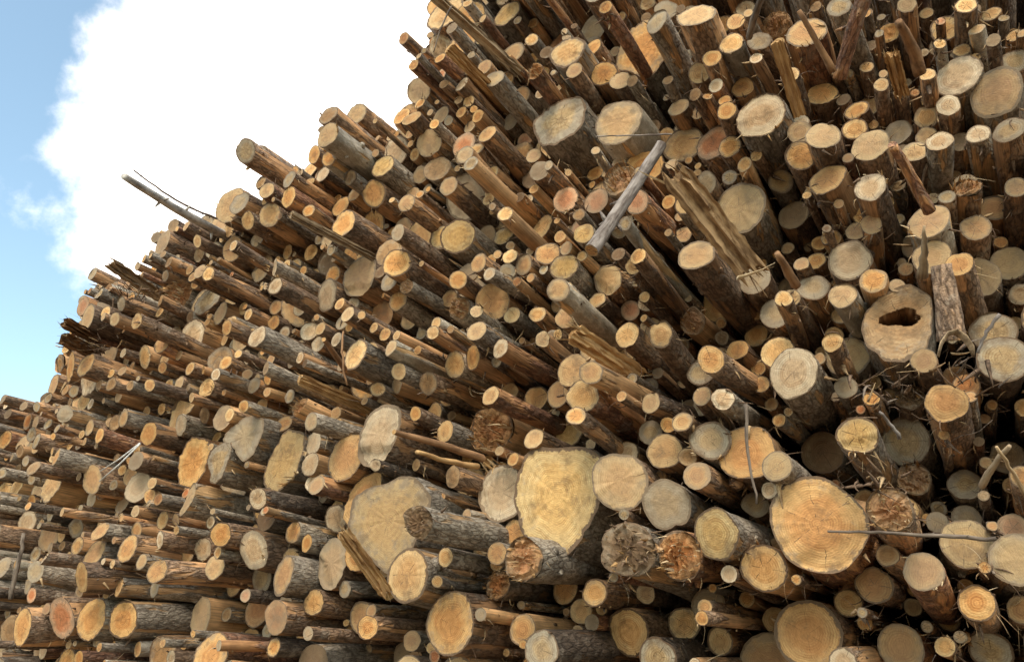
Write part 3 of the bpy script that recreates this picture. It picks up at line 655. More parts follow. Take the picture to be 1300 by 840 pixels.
 (-0.396,4.131,3.129,0.102,'yg','','','medium log with pale yellow end, nearest one lower left of the hollow log'),
 (-0.614,3.779,2.971,0.114,'wg','','','pale grey wedge-shaped log end left of the hollow log'),
 (-0.405,3.882,2.89,0.051,'gg','','','slim log with grey end, nearest one right of the pale grey wedge log'),
 (-0.355,3.531,2.56,0.077,'yg','','','slim log with pale yellow end, nearest one left of the flat grey log'),
 (-0.219,4.257,2.688,0.111,'gg','','','flat grey log end below the hollow log'),
 (-0.054,3.775,2.923,0.053,'ob','','','slim log with orange tan end, nearest one lower right of the hollow log'),
 (-0.153,4.118,2.862,0.066,'rb','S','','slim log with broken splintered end, nearest one above the flat grey log'),
 (-0.004,3.61,2.669,0.076,'ob','','','slim log with orange tan end, nearest one upper right of the flat grey log'),
 (0.249,3.981,3.078,0.089,'gd','','','medium log with grey end, nearest one above the white-knotted dark log'),
 (0.249,3.83,2.891,0.096,'gd','','','dark brown log end with a white knot at the right edge'),
 (-0.004,4.38,2.472,0.074,'gg','','','slim log with grey end, nearest one lower right of the flat grey log'),
 (-0.141,3.983,2.247,0.044,'gb','','','thin log with grey end, fourth one right of the biggest orange log'),
 (-0.046,3.889,2.136,0.094,'yg','','','medium log with pale yellow end, sixth one lower right of the flat grey log'),
 (0.113,3.767,2.049,0.092,'yg','','','medium log with pale yellow end, log 11 going lower right from the flat grey log'),
 (-0.214,4.262,2.502,0.075,'rb','J','','slim log with broken splintered end, nearest one below the flat grey log'),
 (-0.262,3.25,2.193,0.076,'rb','J','','slim log with broken splintered end, nearest one right of the biggest orange log'),
 (0.197,3.663,2.347,0.041,'ob','','','thin log with orange tan end, sixth one below the white-knotted dark log'),
 (-0.204,3.464,1.993,0.068,'or','','','slim log with orange tan end, third one lower right of the biggest orange log'),
 (-0.601,3.723,2.24,0.193,'or','','','biggest log with round reddish-orange cracked end, bottom right'),
 (-0.445,4.015,1.999,0.074,'ob','','','slim log with orange tan end, second one lower right of the biggest orange log'),
 (-7.983,4.303,4.366,0.114,'ob','','',''),
 (-7.694,4.161,4.498,0.095,'bp','J','',''),
 (-8.0,4.158,3.711,0.086,'yb','','',''),
 (-6.419,3.846,3.562,0.073,'yb','','',''),
 (-7.384,4.203,3.705,0.085,'wb','','',''),
 (-7.134,4.13,3.586,0.07,'yb','','',''),
 (-6.18,3.916,3.588,0.073,'bb','','',''),
 (-6.318,3.949,3.626,0.046,'ob','','',''),
 (-6.272,3.664,4.5,0.04,'yb','','',''),
 (-6.198,3.868,4.213,0.045,'wb','','',''),
 (-6.292,4.034,4.15,0.061,'yb','','',''),
 (-6.308,3.864,4.042,0.043,'yb','','',''),
 (-6.158,3.868,4.037,0.043,'ob','','',''),
 (-6.985,4.408,4.465,0.041,'yb','','',''),
 (-6.341,3.997,3.868,0.051,'yp','','',''),
 (-6.422,3.845,3.946,0.053,'bb','','',''),
 (-5.789,3.993,4.041,0.053,'ob','','',''),
 (-6.219,4.215,3.777,0.044,'yb','','',''),
 (-6.088,4.266,3.792,0.055,'yb','','',''),
 (-7.525,4.267,4.206,0.064,'gb','','',''),
 (-7.646,4.244,4.235,0.061,'bb','','',''),
 (-7.94,4.259,4.201,0.057,'gb','','',''),
 (-6.894,4.091,3.92,0.057,'wg','','',''),
 (-7.821,4.421,4.185,0.058,'bb','','',''),
 (-7.268,4.116,3.802,0.066,'gg','','',''),
 (-7.904,4.175,3.913,0.072,'bb','','',''),
 (-8.123,4.211,3.965,0.09,'rb','','',''),
 (-7.478,4.069,3.812,0.057,'gb','','',''),
 (-7.683,4.049,3.729,0.073,'gb','','',''),
 (-6.721,3.745,3.371,0.038,'yb','','',''),
 (-7.06,4.17,3.671,0.041,'yb','','',''),
 (-6.466,3.858,3.449,0.035,'ob','','',''),
 (-7.161,3.987,3.697,0.044,'gb','','',''),
 (-6.537,3.622,3.445,0.03,'ob','','',''),
 (-7.557,4.135,3.742,0.039,'bb','','',''),
 (-7.625,3.882,3.961,0.048,'bb','','',''),
 (-7.502,3.936,3.946,0.048,'gb','','',''),
 (-7.684,3.98,3.549,0.06,'bp','','',''),
 (-7.596,4.009,3.45,0.052,'gb','','',''),
 (-8.269,4.307,3.516,0.056,'bb','','',''),
 (-7.356,3.972,3.248,0.054,'gg','','',''),
 (-7.465,3.762,3.273,0.053,'gg','','',''),
 (-7.779,3.972,3.503,0.047,'gg','','',''),
 (-8.02,3.875,4.093,0.05,'db','','',''),
 (-8.248,4.068,4.03,0.052,'db','','',''),
 (-6.324,4.222,2.959,0.077,'bb','','',''),
 (-6.58,4.097,3.014,0.078,'wp','','',''),
 (-6.961,4.246,2.814,0.092,'gb','','',''),
 (-5.782,4.027,2.672,0.063,'ob','','',''),
 (-6.192,3.821,2.554,0.073,'yb','','',''),
 (-5.322,3.909,2.692,0.068,'yb','','',''),
 (-7.614,4.312,2.639,0.075,'gb','','',''),
 (-7.295,4.251,2.666,0.046,'db','','',''),
 (-6.682,4.318,2.384,0.087,'wb','','',''),
 (-7.234,4.093,2.318,0.067,'gg','','',''),
 (-6.253,4.06,3.088,0.044,'gb','','',''),
 (-6.74,4.038,3.209,0.039,'wb','','',''),
 (-8.409,4.414,3.371,0.101,'yp','','',''),
 (-7.738,3.988,2.77,0.105,'gb','','',''),
 (-6.278,4.16,5.685,0.073,'bb','','',''),
 (-6.946,4.426,5.877,0.062,'dd','','',''),
 (-5.771,4.096,5.33,0.059,'yb','','',''),
 (-6.138,4.403,5.448,0.092,'wb','','',''),
 (-5.632,4.315,5.521,0.073,'yb','','',''),
 (-5.624,3.967,4.931,0.049,'ob','','',''),
 (-5.279,3.763,4.683,0.046,'ob','','',''),
 (-7.424,4.123,5.43,0.074,'gb','','',''),
 (-5.425,4.322,4.802,0.122,'yb','','',''),
 (-6.354,3.723,4.577,0.072,'yb','','',''),
 (-6.534,4.351,5.279,0.059,'bb','','',''),
 (-5.722,3.813,4.966,0.056,'bb','','',''),
 (-6.537,3.735,4.822,0.065,'gg','J','',''),
 (-6.174,4.32,4.537,0.098,'wb','','',''),
 (-5.378,4.052,4.399,0.039,'op','','',''),
 (-5.58,4.417,4.408,0.061,'yp','','',''),
 (-4.931,4.099,4.391,0.055,'yb','','',''),
 (-4.894,4.35,4.547,0.069,'ob','','',''),
 (-4.43,4.189,4.365,0.069,'wg','','',''),
 (-4.812,4.277,4.36,0.067,'ob','','',''),
 (-4.209,4.105,4.084,0.084,'wb','','',''),
 (-4.648,4.26,4.219,0.062,'wb','','',''),
 (-4.465,4.13,4.017,0.077,'wb','','',''),
 (-4.069,3.905,3.766,0.048,'wb','','',''),
 (-5.001,4.192,4.042,0.073,'wg','','',''),
 (-4.564,3.756,3.845,0.038,'yb','','',''),
 (-4.471,3.993,3.858,0.055,'ob','','',''),
 (-5.551,3.96,4.093,0.045,'ob','','',''),
 (-5.014,3.94,3.904,0.066,'bb','','',''),
 (-5.23,3.853,3.882,0.06,'yb','','',''),
 (-5.124,3.898,3.863,0.037,'yb','','',''),
 (-5.833,4.026,4.143,0.05,'yp','','',''),
 (-4.792,4.059,3.816,0.046,'ob','','',''),
 (-4.639,4.01,3.683,0.068,'gb','','',''),
 (-4.533,4.04,3.722,0.045,'ob','','',''),
 (-4.522,4.042,3.616,0.04,'op','','',''),
 (-5.34,3.858,3.777,0.066,'yb','','',''),
 (-4.759,4.212,3.582,0.078,'yb','','',''),
 (-4.625,3.807,3.388,0.054,'yp','','',''),
 (-4.777,3.873,3.405,0.1,'bp','','',''),
 (-5.412,4.358,3.458,0.052,'yb','','',''),
 (-5.288,4.153,2.501,0.114,'od','','',''),
 (-4.921,3.991,2.463,0.085,'wb','','',''),
 (-5.393,4.311,2.272,0.122,'yb','','',''),
 (-4.99,4.391,2.274,0.117,'yb','','',''),
 (-4.372,4.076,2.242,0.1,'gd','','',''),
 (-5.389,4.342,6.321,0.1,'gb','','',''),
 (-5.176,4.383,5.013,0.144,'yb','','',''),
 (-4.876,4.387,5.105,0.076,'yb','','',''),
 (-4.631,4.431,5.058,0.079,'yb','','',''),
 (-4.565,4.272,5.978,0.087,'ob','','',''),
 (-3.82,3.732,5.334,0.068,'ol','','',''),
 (-4.177,4.278,5.306,0.1,'ob','','',''),
 (-3.834,3.87,4.586,0.044,'gg','','',''),
 (-4.859,4.293,4.762,0.055,'wb','','',''),
 (-4.776,3.904,5.527,0.064,'bb','J','',''),
 (-3.543,3.714,4.002,0.047,'ob','','',''),
 (-3.221,3.588,3.792,0.03,'yb','','',''),
 (-3.78,4.11,4.223,0.051,'gg','','',''),
 (-3.912,4.148,4.111,0.065,'gg','','',''),
 (-4.032,4.041,4.042,0.055,'yb','','',''),
 (-3.682,3.86,3.815,0.054,'wg','','',''),
 (-3.179,3.671,3.726,0.039,'yb','','',''),
 (-3.108,3.704,3.674,0.047,'ob','','',''),
 (-2.943,3.62,3.601,0.035,'yb','','',''),
 (-3.556,4.087,3.776,0.073,'yb','','',''),
 (-2.667,3.66,3.64,0.042,'yl','','',''),
 (-2.908,4.146,4.07,0.063,'ob','','',''),
 (-3.867,4.121,3.366,0.05,'yp','','',''),
 (-4.068,4.425,3.546,0.032,'yb','','',''),
 (-3.205,3.823,4.137,0.073,'gb','','',''),
 (-2.843,4.363,2.797,0.103,'ob','','',''),
 (-3.416,4.092,5.83,0.086,'ob','','',''),
 (-3.38,4.246,6.191,0.111,'yb','','',''),
 (-2.772,4.015,5.557,0.048,'op','','',''),
 (-2.739,4.087,5.455,0.057,'yp','','',''),
 (-2.586,3.96,5.408,0.054,'op','','',''),
 (-3.521,4.325,4.911,0.093,'ob','','',''),
 (-3.328,4.312,4.781,0.124,'yg','','',''),
 (-3.334,4.186,5.479,0.054,'yp','','',''),
 (-3.36,4.159,5.577,0.034,'yb','','',''),
 (-3.407,4.037,6.608,0.057,'rb','','',''),
 (-2.326,4.358,6.514,0.05,'op','','',''),
 (-2.405,3.759,5.634,0.062,'op','','',''),
 (-2.622,3.96,5.486,0.031,'ob','','',''),
 (-2.13,3.978,4.904,0.057,'ob','','',''),
 (-1.892,3.73,4.588,0.034,'wb','','',''),
 (-1.799,4.259,4.815,0.066,'ob','','',''),
 (-2.254,3.87,4.101,0.057,'yb','','',''),
 (-1.751,3.546,4.043,0.021,'ob','','',''),
 (-2.261,3.844,3.977,0.056,'gg','','',''),
 (-2.001,3.848,3.927,0.034,'gb','','',''),
 (-1.836,3.757,4.069,0.041,'op','','',''),
 (-1.802,3.765,3.981,0.045,'op','','',''),
 (-1.577,4.178,3.683,0.064,'cb','','',''),
 (-1.426,3.65,3.782,0.042,'db','','',''),
 (-1.717,3.801,3.921,0.037,'yp','','',''),
 (-2.089,3.841,3.89,0.031,'ob','','',''),
 (-2.575,4.12,3.712,0.063,'yb','','',''),
 (-1.798,3.854,3.459,0.039,'yp','','',''),
 (-2.421,4.157,3.298,0.054,'yb','','',''),
 (-2.298,3.994,2.377,0.07,'ob','','',''),
 (-2.175,4.386,2.089,0.089,'ob','','',''),
 (-1.49,4.153,5.992,0.037,'yb','','',''),
 (-1.622,4.331,5.872,0.042,'op','','',''),
 (-1.026,4.152,4.934,0.038,'yb','','',''),
 (-2.247,4.345,5.958,0.064,'yb','J','',''),
 (-1.325,4.283,6.145,0.058,'yb','J','',''),
 (-1.075,4.181,4.519,0.028,'yb','','',''),
 (-0.834,3.96,4.273,0.046,'gg','','',''),
 (-1.202,3.941,4.213,0.046,'ob','','',''),
 (-1.451,4.182,3.946,0.122,'yb','','',''),
 (-0.631,4.321,3.922,0.039,'yb','','',''),
 (-0.699,4.337,3.91,0.028,'ob','','',''),
 (-0.888,4.318,3.218,0.045,'ob','','',''),
 (-0.907,4.213,3.118,0.04,'yb','','',''),
 (-1.658,4.425,2.274,0.108,'gg','S','',''),
 (-0.827,4.303,5.71,0.087,'ob','','',''),
 (-0.426,3.782,4.945,0.033,'yp','','',''),
 (-0.119,4.002,4.749,0.031,'gg','','',''),
 (-0.287,4.165,4.423,0.068,'yb','','',''),
 (-0.623,4.305,4.667,0.1,'yb','','',''),
 (0.361,4.435,5.336,0.039,'yb','','',''),
 (0.324,3.723,4.534,0.029,'yl','','',''),
 (0.424,3.898,4.585,0.043,'yg','','',''),
 (0.476,3.915,4.529,0.023,'yb','','',''),
 (0.673,4.004,4.652,0.039,'yb','','',''),
 (0.694,3.927,4.591,0.025,'yb','','',''),
 (0.069,4.364,4.699,0.065,'yb','','',''),
 (-0.062,4.23,4.652,0.07,'ob','','',''),
 (-0.048,4.01,4.375,0.026,'yb','','',''),
 (0.178,3.924,4.157,0.051,'yb','','',''),
 (0.051,3.84,4.551,0.022,'ob','','',''),
 (-0.445,4.215,3.851,0.045,'ob','','',''),
 (-0.52,3.94,3.612,0.041,'ob','','',''),
 (-0.238,4.007,3.76,0.05,'ob','','',''),
 (-0.192,4.041,3.86,0.049,'ob','','',''),
 (-0.085,4.087,3.925,0.06,'yb','','',''),
 (-0.048,4.088,3.526,0.036,'ob','','',''),
 (-0.097,3.824,3.329,0.036,'yb','','',''),
 (-0.628,4.417,3.642,0.067,'yg','','',''),
 (-0.368,4.08,3.792,0.052,'pp','J','',''),
 (-0.343,3.68,3.641,0.022,'db','','',''),
 (0.386,4.172,3.598,0.033,'ob','','',''),
 (-0.073,4.294,4.29,0.043,'bb','','',''),
 (-0.53,4.097,3.133,0.032,'ob','','',''),
 (-0.054,3.664,1.887,0.067,'ob','','',''),
]
OUTLINES = {
 'S_white': [(-0.138, 0.027),(-0.144, 0.145),(-0.037, 0.179),(0.066, 0.151),(0.13, 0.062),(0.142, -0.077),(0.082, -0.172),(-0.024, -0.199),(-0.089, -0.112)],
 'S_slant': [(-0.167, -0.076),(-0.157, 0.018),(-0.037, 0.102),(0.094, 0.126),(0.169, 0.068),(0.157, -0.025),(0.066, -0.083),(-0.06, -0.124),(-0.138, -0.107)],
 'S_block': [(-0.098, -0.155),(-0.118, 0.003),(-0.092, 0.143),(0.009, 0.148),(0.187, 0.075),(0.156, -0.004),(0.046, -0.043),(0.01, -0.143),(-0.013, -0.209),(-0.066, -0.201)],
 'S_tri': [(-0.233, -0.004),(-0.18, 0.067),(-0.013, 0.145),(0.103, 0.133),(0.182, 0.091),(0.158, -0.046),(0.095, -0.136),(0.007, -0.177),(-0.066, -0.133),(-0.131, -0.054)],
 'S_orange': [(-0.157, -0.069),(-0.17, 0.064),(-0.114, 0.19),(-0.005, 0.214),(0.118, 0.171),(0.184, 0.084),(0.166, -0.043),(0.117, -0.152),(0.024, -0.23),(-0.073, -0.213),(-0.137, -0.149)],
 'S_cheese': [(-0.113, -0.028),(-0.115, 0.056),(-0.043, 0.119),(0.069, 0.145),(0.112, 0.098),(0.103, 0.016),(0.069, -0.096),(0.009, -0.165),(-0.061, -0.151),(-0.065, -0.093)],
 'S_long': [(-0.188, -0.136),(-0.181, -0.039),(-0.117, 0.098),(-0.024, 0.203),(0.035, 0.224),(0.165, 0.176),(0.185, 0.087),(0.152, -0.05),(0.091, -0.144),(-0.034, -0.22),(-0.13, -0.199)],
 'S_wedge': [(-0.083, -0.089),(-0.031, 0.008),(0.006, 0.102),(0.047, 0.109),(0.066, 0.027),(0.018, -0.054),(-0.053, -0.109)],
 'S_bigwhite': [(-0.165, -0.071),(-0.156, 0.031),(-0.106, 0.129),(-0.015, 0.189),(0.087, 0.193),(0.159, 0.14),(0.167, 0.036),(0.126, -0.084),(0.059, -0.175),(-0.019, -0.205),(-0.097, -0.181),(-0.152, -0.134)],
 'S_ovalL': [(-0.137, -0.063),(-0.135, 0.026),(-0.077, 0.114),(0.006, 0.161),(0.089, 0.139),(0.135, 0.069),(0.132, -0.034),(0.081, -0.115),(-0.006, -0.156),(-0.088, -0.142)],
 'S_ovalM': [(-0.136, -0.128),(-0.127, -0.028),(-0.06, 0.093),(0.052, 0.158),(0.124, 0.15),(0.148, 0.086),(0.105, -0.01),(0.026, -0.117),(-0.059, -0.174)],
 'S_giant': [(-0.296, -0.07),(-0.299, 0.071),(-0.245, 0.162),(-0.127, 0.213),(0.005, 0.222),(0.08, 0.252),(0.169, 0.232),(0.258, 0.166),(0.292, 0.063),(0.259, -0.06),(0.167, -0.194),(0.061, -0.283),(-0.006, -0.301),(-0.094, -0.23),(-0.197, -0.147)],
 'S_ovalB': [(-0.11, -0.028),(-0.109, 0.069),(-0.058, 0.14),(0.014, 0.155),(0.091, 0.115),(0.12, 0.025),(0.099, -0.078),(0.037, -0.151),(-0.041, -0.157),(-0.093, -0.106)],
 'S_heart': [(-0.267, -0.024),(-0.257, 0.108),(-0.231, 0.196),(-0.179, 0.271),(-0.027, 0.279),(0.167, 0.244),(0.267, 0.17),(0.28, 0.04),(0.246, -0.094),(0.158, -0.23),(0.063, -0.32),(-0.021, -0.323),(-0.12, -0.271),(-0.208, -0.193)],
 'S_toppale': [(-0.147, 0.03),(-0.109, 0.097),(-0.01, 0.121),(0.091, 0.087),(0.141, 0.021),(0.127, -0.054),(0.072, -0.111),(-0.018, -0.132),(-0.089, -0.079)],
 'S_broken': [(-0.215, -0.038),(-0.184, 0.072),(-0.083, 0.209),(0.054, 0.261),(0.133, 0.192),(0.178, 0.025),(0.179, -0.104),(0.113, -0.207),(0.016, -0.269),(-0.106, -0.159),(-0.188, -0.108)],
 'S_stump': [(-0.207, 0.054),(-0.157, 0.114),(-0.046, 0.163),(0.11, 0.166),(0.189, 0.093),(0.196, -0.02),(0.158, -0.114),(0.052, -0.162),(-0.066, -0.182),(-0.161, -0.121)],
 'S_hollow': [(-0.158, 0.018),(-0.133, 0.082),(-0.074, 0.143),(0.012, 0.181),(0.097, 0.176),(0.147, 0.123),(0.149, 0.03),(0.121, -0.082),(0.074, -0.162),(0.003, -0.194),(-0.067, -0.177),(-0.119, -0.123),(-0.157, -0.06)],
}
# smaller and half-buried logs: x, y, z, radius
FILL = [
 (1.62,4.38,4.17,0.127),(-1.78,4.4,0.43,0.151),(-7.5,4.51,0.68,0.15),(-10.07,4.13,1.73,0.123),(-4.34,4.29,5.8,0.124),(-0.47,4.47,6.75,0.114),
 (-3.05,4.5,2.04,0.144),(-8.65,4.49,1.29,0.156),(-2.18,4.33,5.23,0.151),(-6.0,3.74,0.78,0.161),(1.18,4.11,1.68,0.167),(2.18,4.21,5.11,0.13),
 (-3.26,4.36,0.54,0.153),(-1.67,3.74,6.53,0.134),(-7.62,4.27,0.19,0.142),(-1.09,4.33,1.33,0.145),(0.86,4.29,3.04,0.159),(-5.69,4.29,0.81,0.151),
 (-1.57,3.94,1.3,0.148),(-8.92,4.12,3.15,0.146),(1.53,4.54,5.12,0.11),(-0.26,4.52,1.48,0.168),(-9.76,3.77,1.14,0.115),(-6.87,4.01,4.95,0.131),
 (-7.89,3.88,2.02,0.113),(-3.73,4.14,1.19,0.119),(-1.86,4.44,0.91,0.114),(1.01,3.89,1.34,0.119),(-6.53,4.41,1.17,0.165),(0.5,4.03,1.17,0.118),
 (1.48,4.54,2.65,0.142),(-4.24,3.7,0.71,0.156),(-7.38,3.77,0.97,0.129),(-4.83,4.02,1.14,0.156),(0.3,4.06,0.91,0.157),(-7.34,4.3,1.94,0.142),
 (-1.37,4.04,4.58,0.129),(-7.01,4.5,2.23,0.124),(0.54,3.93,2.79,0.111),(-9.7,4.4,0.54,0.17),(-8.47,4.28,2.12,0.163),(-5.29,4.08,1.75,0.149),
 (0.81,3.89,2.66,0.167),(1.59,3.98,2.97,0.161),(-1.98,4.29,5.79,0.116),(-6.73,4.19,0.48,0.143),(-7.35,4.03,1.43,0.146),(-7.92,4.07,0.24,0.119),
 (-6.59,3.76,1.96,0.144),(0.45,4.28,1.55,0.142),(-0.19,4.58,1.02,0.154),(-7.9,4.56,3.21,0.131),(-8.44,4.17,1.71,0.152),(1.13,4.17,4.2,0.131),
 (-6.59,3.71,4.59,0.121),(-4.57,4.25,2.79,0.164),(-0.09,4.0,5.76,0.131),(-4.42,4.01,1.45,0.113),(-8.94,4.21,2.21,0.143),(-5.99,4.06,1.25,0.156),
 (1.91,3.95,4.47,0.127),(-7.94,3.9,0.7,0.116),(-2.14,4.53,6.31,0.165),(1.67,4.29,3.38,0.131),(-3.66,3.7,0.26,0.115),(-0.21,4.09,6.86,0.163),
 (-3.87,3.78,0.43,0.131),(-9.16,4.02,2.64,0.138),(-1.08,4.13,7.38,0.141),(-4.89,4.12,1.49,0.123),(-8.34,3.75,0.34,0.161),(-5.56,4.27,1.39,0.121),
 (-6.23,3.84,2.02,0.155),(-7.11,4.03,0.81,0.161),(-2.15,3.86,7.1,0.138),(-8.4,3.81,0.76,0.118),(-3.88,4.49,1.0,0.126),(-7.47,4.32,2.81,0.154),
 (1.1,4.05,2.19,0.169),(-0.78,4.42,0.5,0.137),(-3.5,4.15,1.33,0.148),(-3.1,4.54,6.4,0.125),(-6.97,3.84,1.59,0.154),(-4.61,4.5,6.26,0.144),
 (-2.52,4.12,7.07,0.132),(1.6,4.55,5.56,0.149),(-0.89,4.03,6.84,0.145),(-2.55,3.74,1.88,0.164),(-6.3,3.96,0.79,0.114),(-3.46,4.2,0.99,0.147),
 (-9.17,4.55,3.56,0.157),(-8.04,4.51,4.66,0.131),(-5.27,3.98,0.76,0.147),(-7.16,4.37,1.1,0.128),(0.77,3.99,3.36,0.161),(0.08,4.04,6.12,0.131),
 (0.5,3.83,2.11,0.113),(0.44,3.98,2.51,0.158),(-8.11,4.42,1.87,0.145),(-4.23,3.95,1.3,0.132),(-3.91,4.06,1.4,0.126),(-2.76,4.08,6.6,0.127),
 (-2.62,3.94,1.58,0.147),(-8.21,4.56,2.33,0.163),(-10.18,3.83,2.54,0.134),(-4.64,4.33,2.06,0.128),(-0.61,3.77,1.43,0.154),(-9.25,4.38,4.25,0.163),
 (-10.02,4.18,4.15,0.132),(-10.05,4.12,3.23,0.111),(-10.38,4.18,4.19,0.15),(-10.35,4.01,3.01,0.113),(-6.61,3.89,0.77,0.146),(-5.82,4.26,0.28,0.111),
 (-2.89,3.92,0.22,0.111),(1.21,4.47,4.75,0.118),(1.29,4.01,3.64,0.115),(1.19,4.03,3.06,0.134),(-8.59,3.86,0.6,0.125),(-1.81,4.38,6.22,0.128),
 (-2.14,3.97,0.67,0.12),(-2.7,4.09,4.14,0.134),(-5.56,4.21,0.51,0.151),(-4.22,3.76,0.32,0.111),(-9.78,3.74,1.74,0.16),(0.65,3.8,3.74,0.131),
 (-9.35,3.97,1.86,0.165),(-2.91,3.87,1.61,0.118),(-1.69,4.57,1.52,0.114),(0.84,4.08,6.17,0.127),(-9.73,3.7,2.57,0.129),(-5.56,3.9,1.99,0.134),
 (-0.65,4.56,7.07,0.145),(0.67,3.78,5.3,0.16),(-7.77,4.01,1.44,0.123),(0.19,4.57,5.23,0.125),(-1.52,4.2,7.27,0.143),(-1.78,3.79,7.02,0.126),
 (-10.37,3.78,1.39,0.13),(-10.41,4.36,2.13,0.148),(-1.41,4.35,0.38,0.124),(0.47,3.94,5.93,0.137),(-10.35,4.26,1.78,0.136),(-1.31,4.58,0.87,0.157),
 (-8.4,4.59,3.8,0.133),(-7.18,4.2,0.36,0.133),(-4.66,4.52,1.37,0.133),(-8.99,4.58,1.45,0.153),(-9.62,4.53,3.46,0.166),(-3.2,4.41,5.87,0.116),
 (1.28,4.46,5.29,0.126),(-1.06,4.53,1.67,0.166),(-3.68,4.52,6.22,0.157),(0.97,3.82,5.07,0.17),(-10.24,4.47,3.73,0.118),(-0.59,4.4,7.37,0.157),
 (-5.98,4.42,1.59,0.111),(-9.61,3.76,0.88,0.169),(-9.94,3.74,2.28,0.13),(0.78,3.9,1.73,0.135),(-8.72,4.46,3.36,0.132),(-0.76,4.01,1.8,0.151),
 (-1.81,4.5,7.39,0.167),(-6.2,3.75,0.44,0.112),(-4.8,4.41,1.77,0.165),(0.15,4.11,6.46,0.152),(-2.11,3.94,0.42,0.117),(-2.7,4.33,0.5,0.164),
 (-4.08,4.28,1.82,0.118),(0.23,4.3,1.73,0.15),(-0.86,4.0,6.05,0.168),(1.13,4.46,5.93,0.152),(-5.04,4.16,2.0,0.147),(2.31,4.39,5.36,0.149),
 (-6.4,4.58,2.77,0.127),(-5.39,4.45,1.01,0.128),(-10.11,4.27,1.17,0.145),(-2.13,4.47,7.61,0.124),(-9.31,4.22,1.56,0.136),(-3.12,4.36,1.45,0.142),
 (2.02,3.89,4.22,0.128),(-9.83,4.24,2.9,0.11),(-0.19,4.12,6.51,0.131),(-0.36,4.1,0.67,0.168),(-9.37,4.6,2.24,0.153),(-7.19,4.33,4.5,0.158),
 (-6.99,3.91,1.94,0.128),(-3.63,4.38,3.44,0.118),(-7.39,4.57,4.84,0.151),(1.97,4.51,5.58,0.134),(-4.51,4.19,5.54,0.115),(-3.41,4.53,1.72,0.111),
 (-0.19,3.82,5.39,0.147),(-5.42,4.22,5.21,0.126),(-2.96,4.5,7.36,0.112),(-1.31,4.54,6.76,0.145),(-7.91,4.43,4.88,0.12),(-4.93,4.28,0.87,0.13),
 (-5.82,4.36,5.68,0.141),(1.53,4.43,4.77,0.146),(-6.74,4.43,3.61,0.138),(-0.55,4.0,5.92,0.125),(-2.78,4.51,1.09,0.147),(-1.11,4.44,7.67,0.142),
 (-6.68,4.44,5.7,0.129),(-9.44,3.75,0.12,0.116),(-9.9,4.29,0.31,0.13),(-2.46,3.71,1.35,0.123),(-4.37,4.41,4.91,0.158),(-2.54,3.73,0.8,0.156),
 (-9.47,4.29,2.57,0.129),(-9.2,3.84,0.83,0.153),(-7.56,4.5,1.22,0.135),(1.33,3.83,4.94,0.112),(-8.75,4.43,2.55,0.118),(-1.19,3.99,6.49,0.135),
 (-8.17,4.15,1.49,0.149),(-5.25,4.14,4.06,0.123),(-4.77,4.06,0.62,0.159),(1.51,4.42,6.25,0.129),(-1.83,4.55,7.74,0.111),(-8.67,4.09,0.92,0.134),
 (-9.47,3.74,4.02,0.138),(-1.62,3.97,0.77,0.147),(-3.0,4.07,0.83,0.125),(-3.37,4.13,0.15,0.123),(-2.45,4.12,7.37,0.148),(-3.84,4.39,3.69,0.153),
 (0.81,4.29,1.19,0.111),(-9.54,4.0,3.74,0.111),(0.67,4.37,6.38,0.14),(-6.78,4.6,5.32,0.142),(-10.12,4.37,0.7,0.147),(-3.97,4.26,4.76,0.116),
 (0.07,4.16,1.4,0.153),(0.51,3.99,3.07,0.151),(1.74,4.58,3.94,0.112),(-0.93,4.37,1.09,0.12),(-1.75,4.3,1.84,0.128),(-5.88,3.86,2.0,0.153),
 (0.71,4.13,5.77,0.133),(-9.0,3.71,1.75,0.121),(1.07,4.4,3.45,0.117),(-1.87,4.29,1.14,0.121),(-0.58,4.57,0.98,0.126),(-9.29,3.83,1.22,0.17),
 (1.6,3.95,3.65,0.131),(-4.49,4.43,1.12,0.157),(-8.71,4.01,0.2,0.128),(-9.74,4.3,3.93,0.139),(-6.86,4.45,1.32,0.141),(-1.51,4.16,6.32,0.13),
 (-2.03,3.89,6.62,0.142),(0.62,3.88,0.71,0.144),(-8.18,4.59,0.9,0.111),(-2.26,4.23,1.62,0.14),(-6.63,4.47,2.61,0.145),(-8.88,3.84,0.66,0.148),
 (-0.62,4.33,2.7,0.111),(-9.65,4.36,3.12,0.112),(-9.92,4.5,2.0,0.128),(-6.43,4.08,1.69,0.126),(-2.82,4.35,7.05,0.111),(-10.45,3.86,0.37,0.115),
 (-7.6,4.16,1.8,0.134),(0.79,4.03,2.09,0.157),(-10.17,3.83,0.42,0.111),(-10.5,3.72,0.97,0.149),(-5.27,4.09,0.19,0.119),(1.42,4.34,3.3,0.132),
 (-9.31,4.59,0.54,0.157),(-8.35,4.36,2.66,0.145),(0.28,3.72,5.53,0.118),(-9.79,4.36,1.42,0.154),(-2.75,4.0,6.25,0.154),(-4.41,3.76,1.73,0.145),
 (-5.22,3.87,1.46,0.138),(-8.65,4.18,2.88,0.146),(-8.11,4.57,1.2,0.159),(-10.24,3.81,0.21,0.112),(-10.32,3.94,3.37,0.138),(-6.1,4.52,4.92,0.166),
 (1.21,4.54,5.55,0.114),(1.18,4.03,3.86,0.131),(-8.1,3.77,2.75,0.118),(-3.31,4.45,7.31,0.155),(-5.95,3.76,0.5,0.13),(-7.25,4.5,5.2,0.152),
 (1.74,4.17,5.84,0.123),(-8.75,4.05,3.72,0.165),(-4.5,4.03,0.2,0.148),(-9.05,3.88,3.91,0.161),(-4.83,3.75,0.31,0.143),(-0.89,4.45,6.45,0.145),
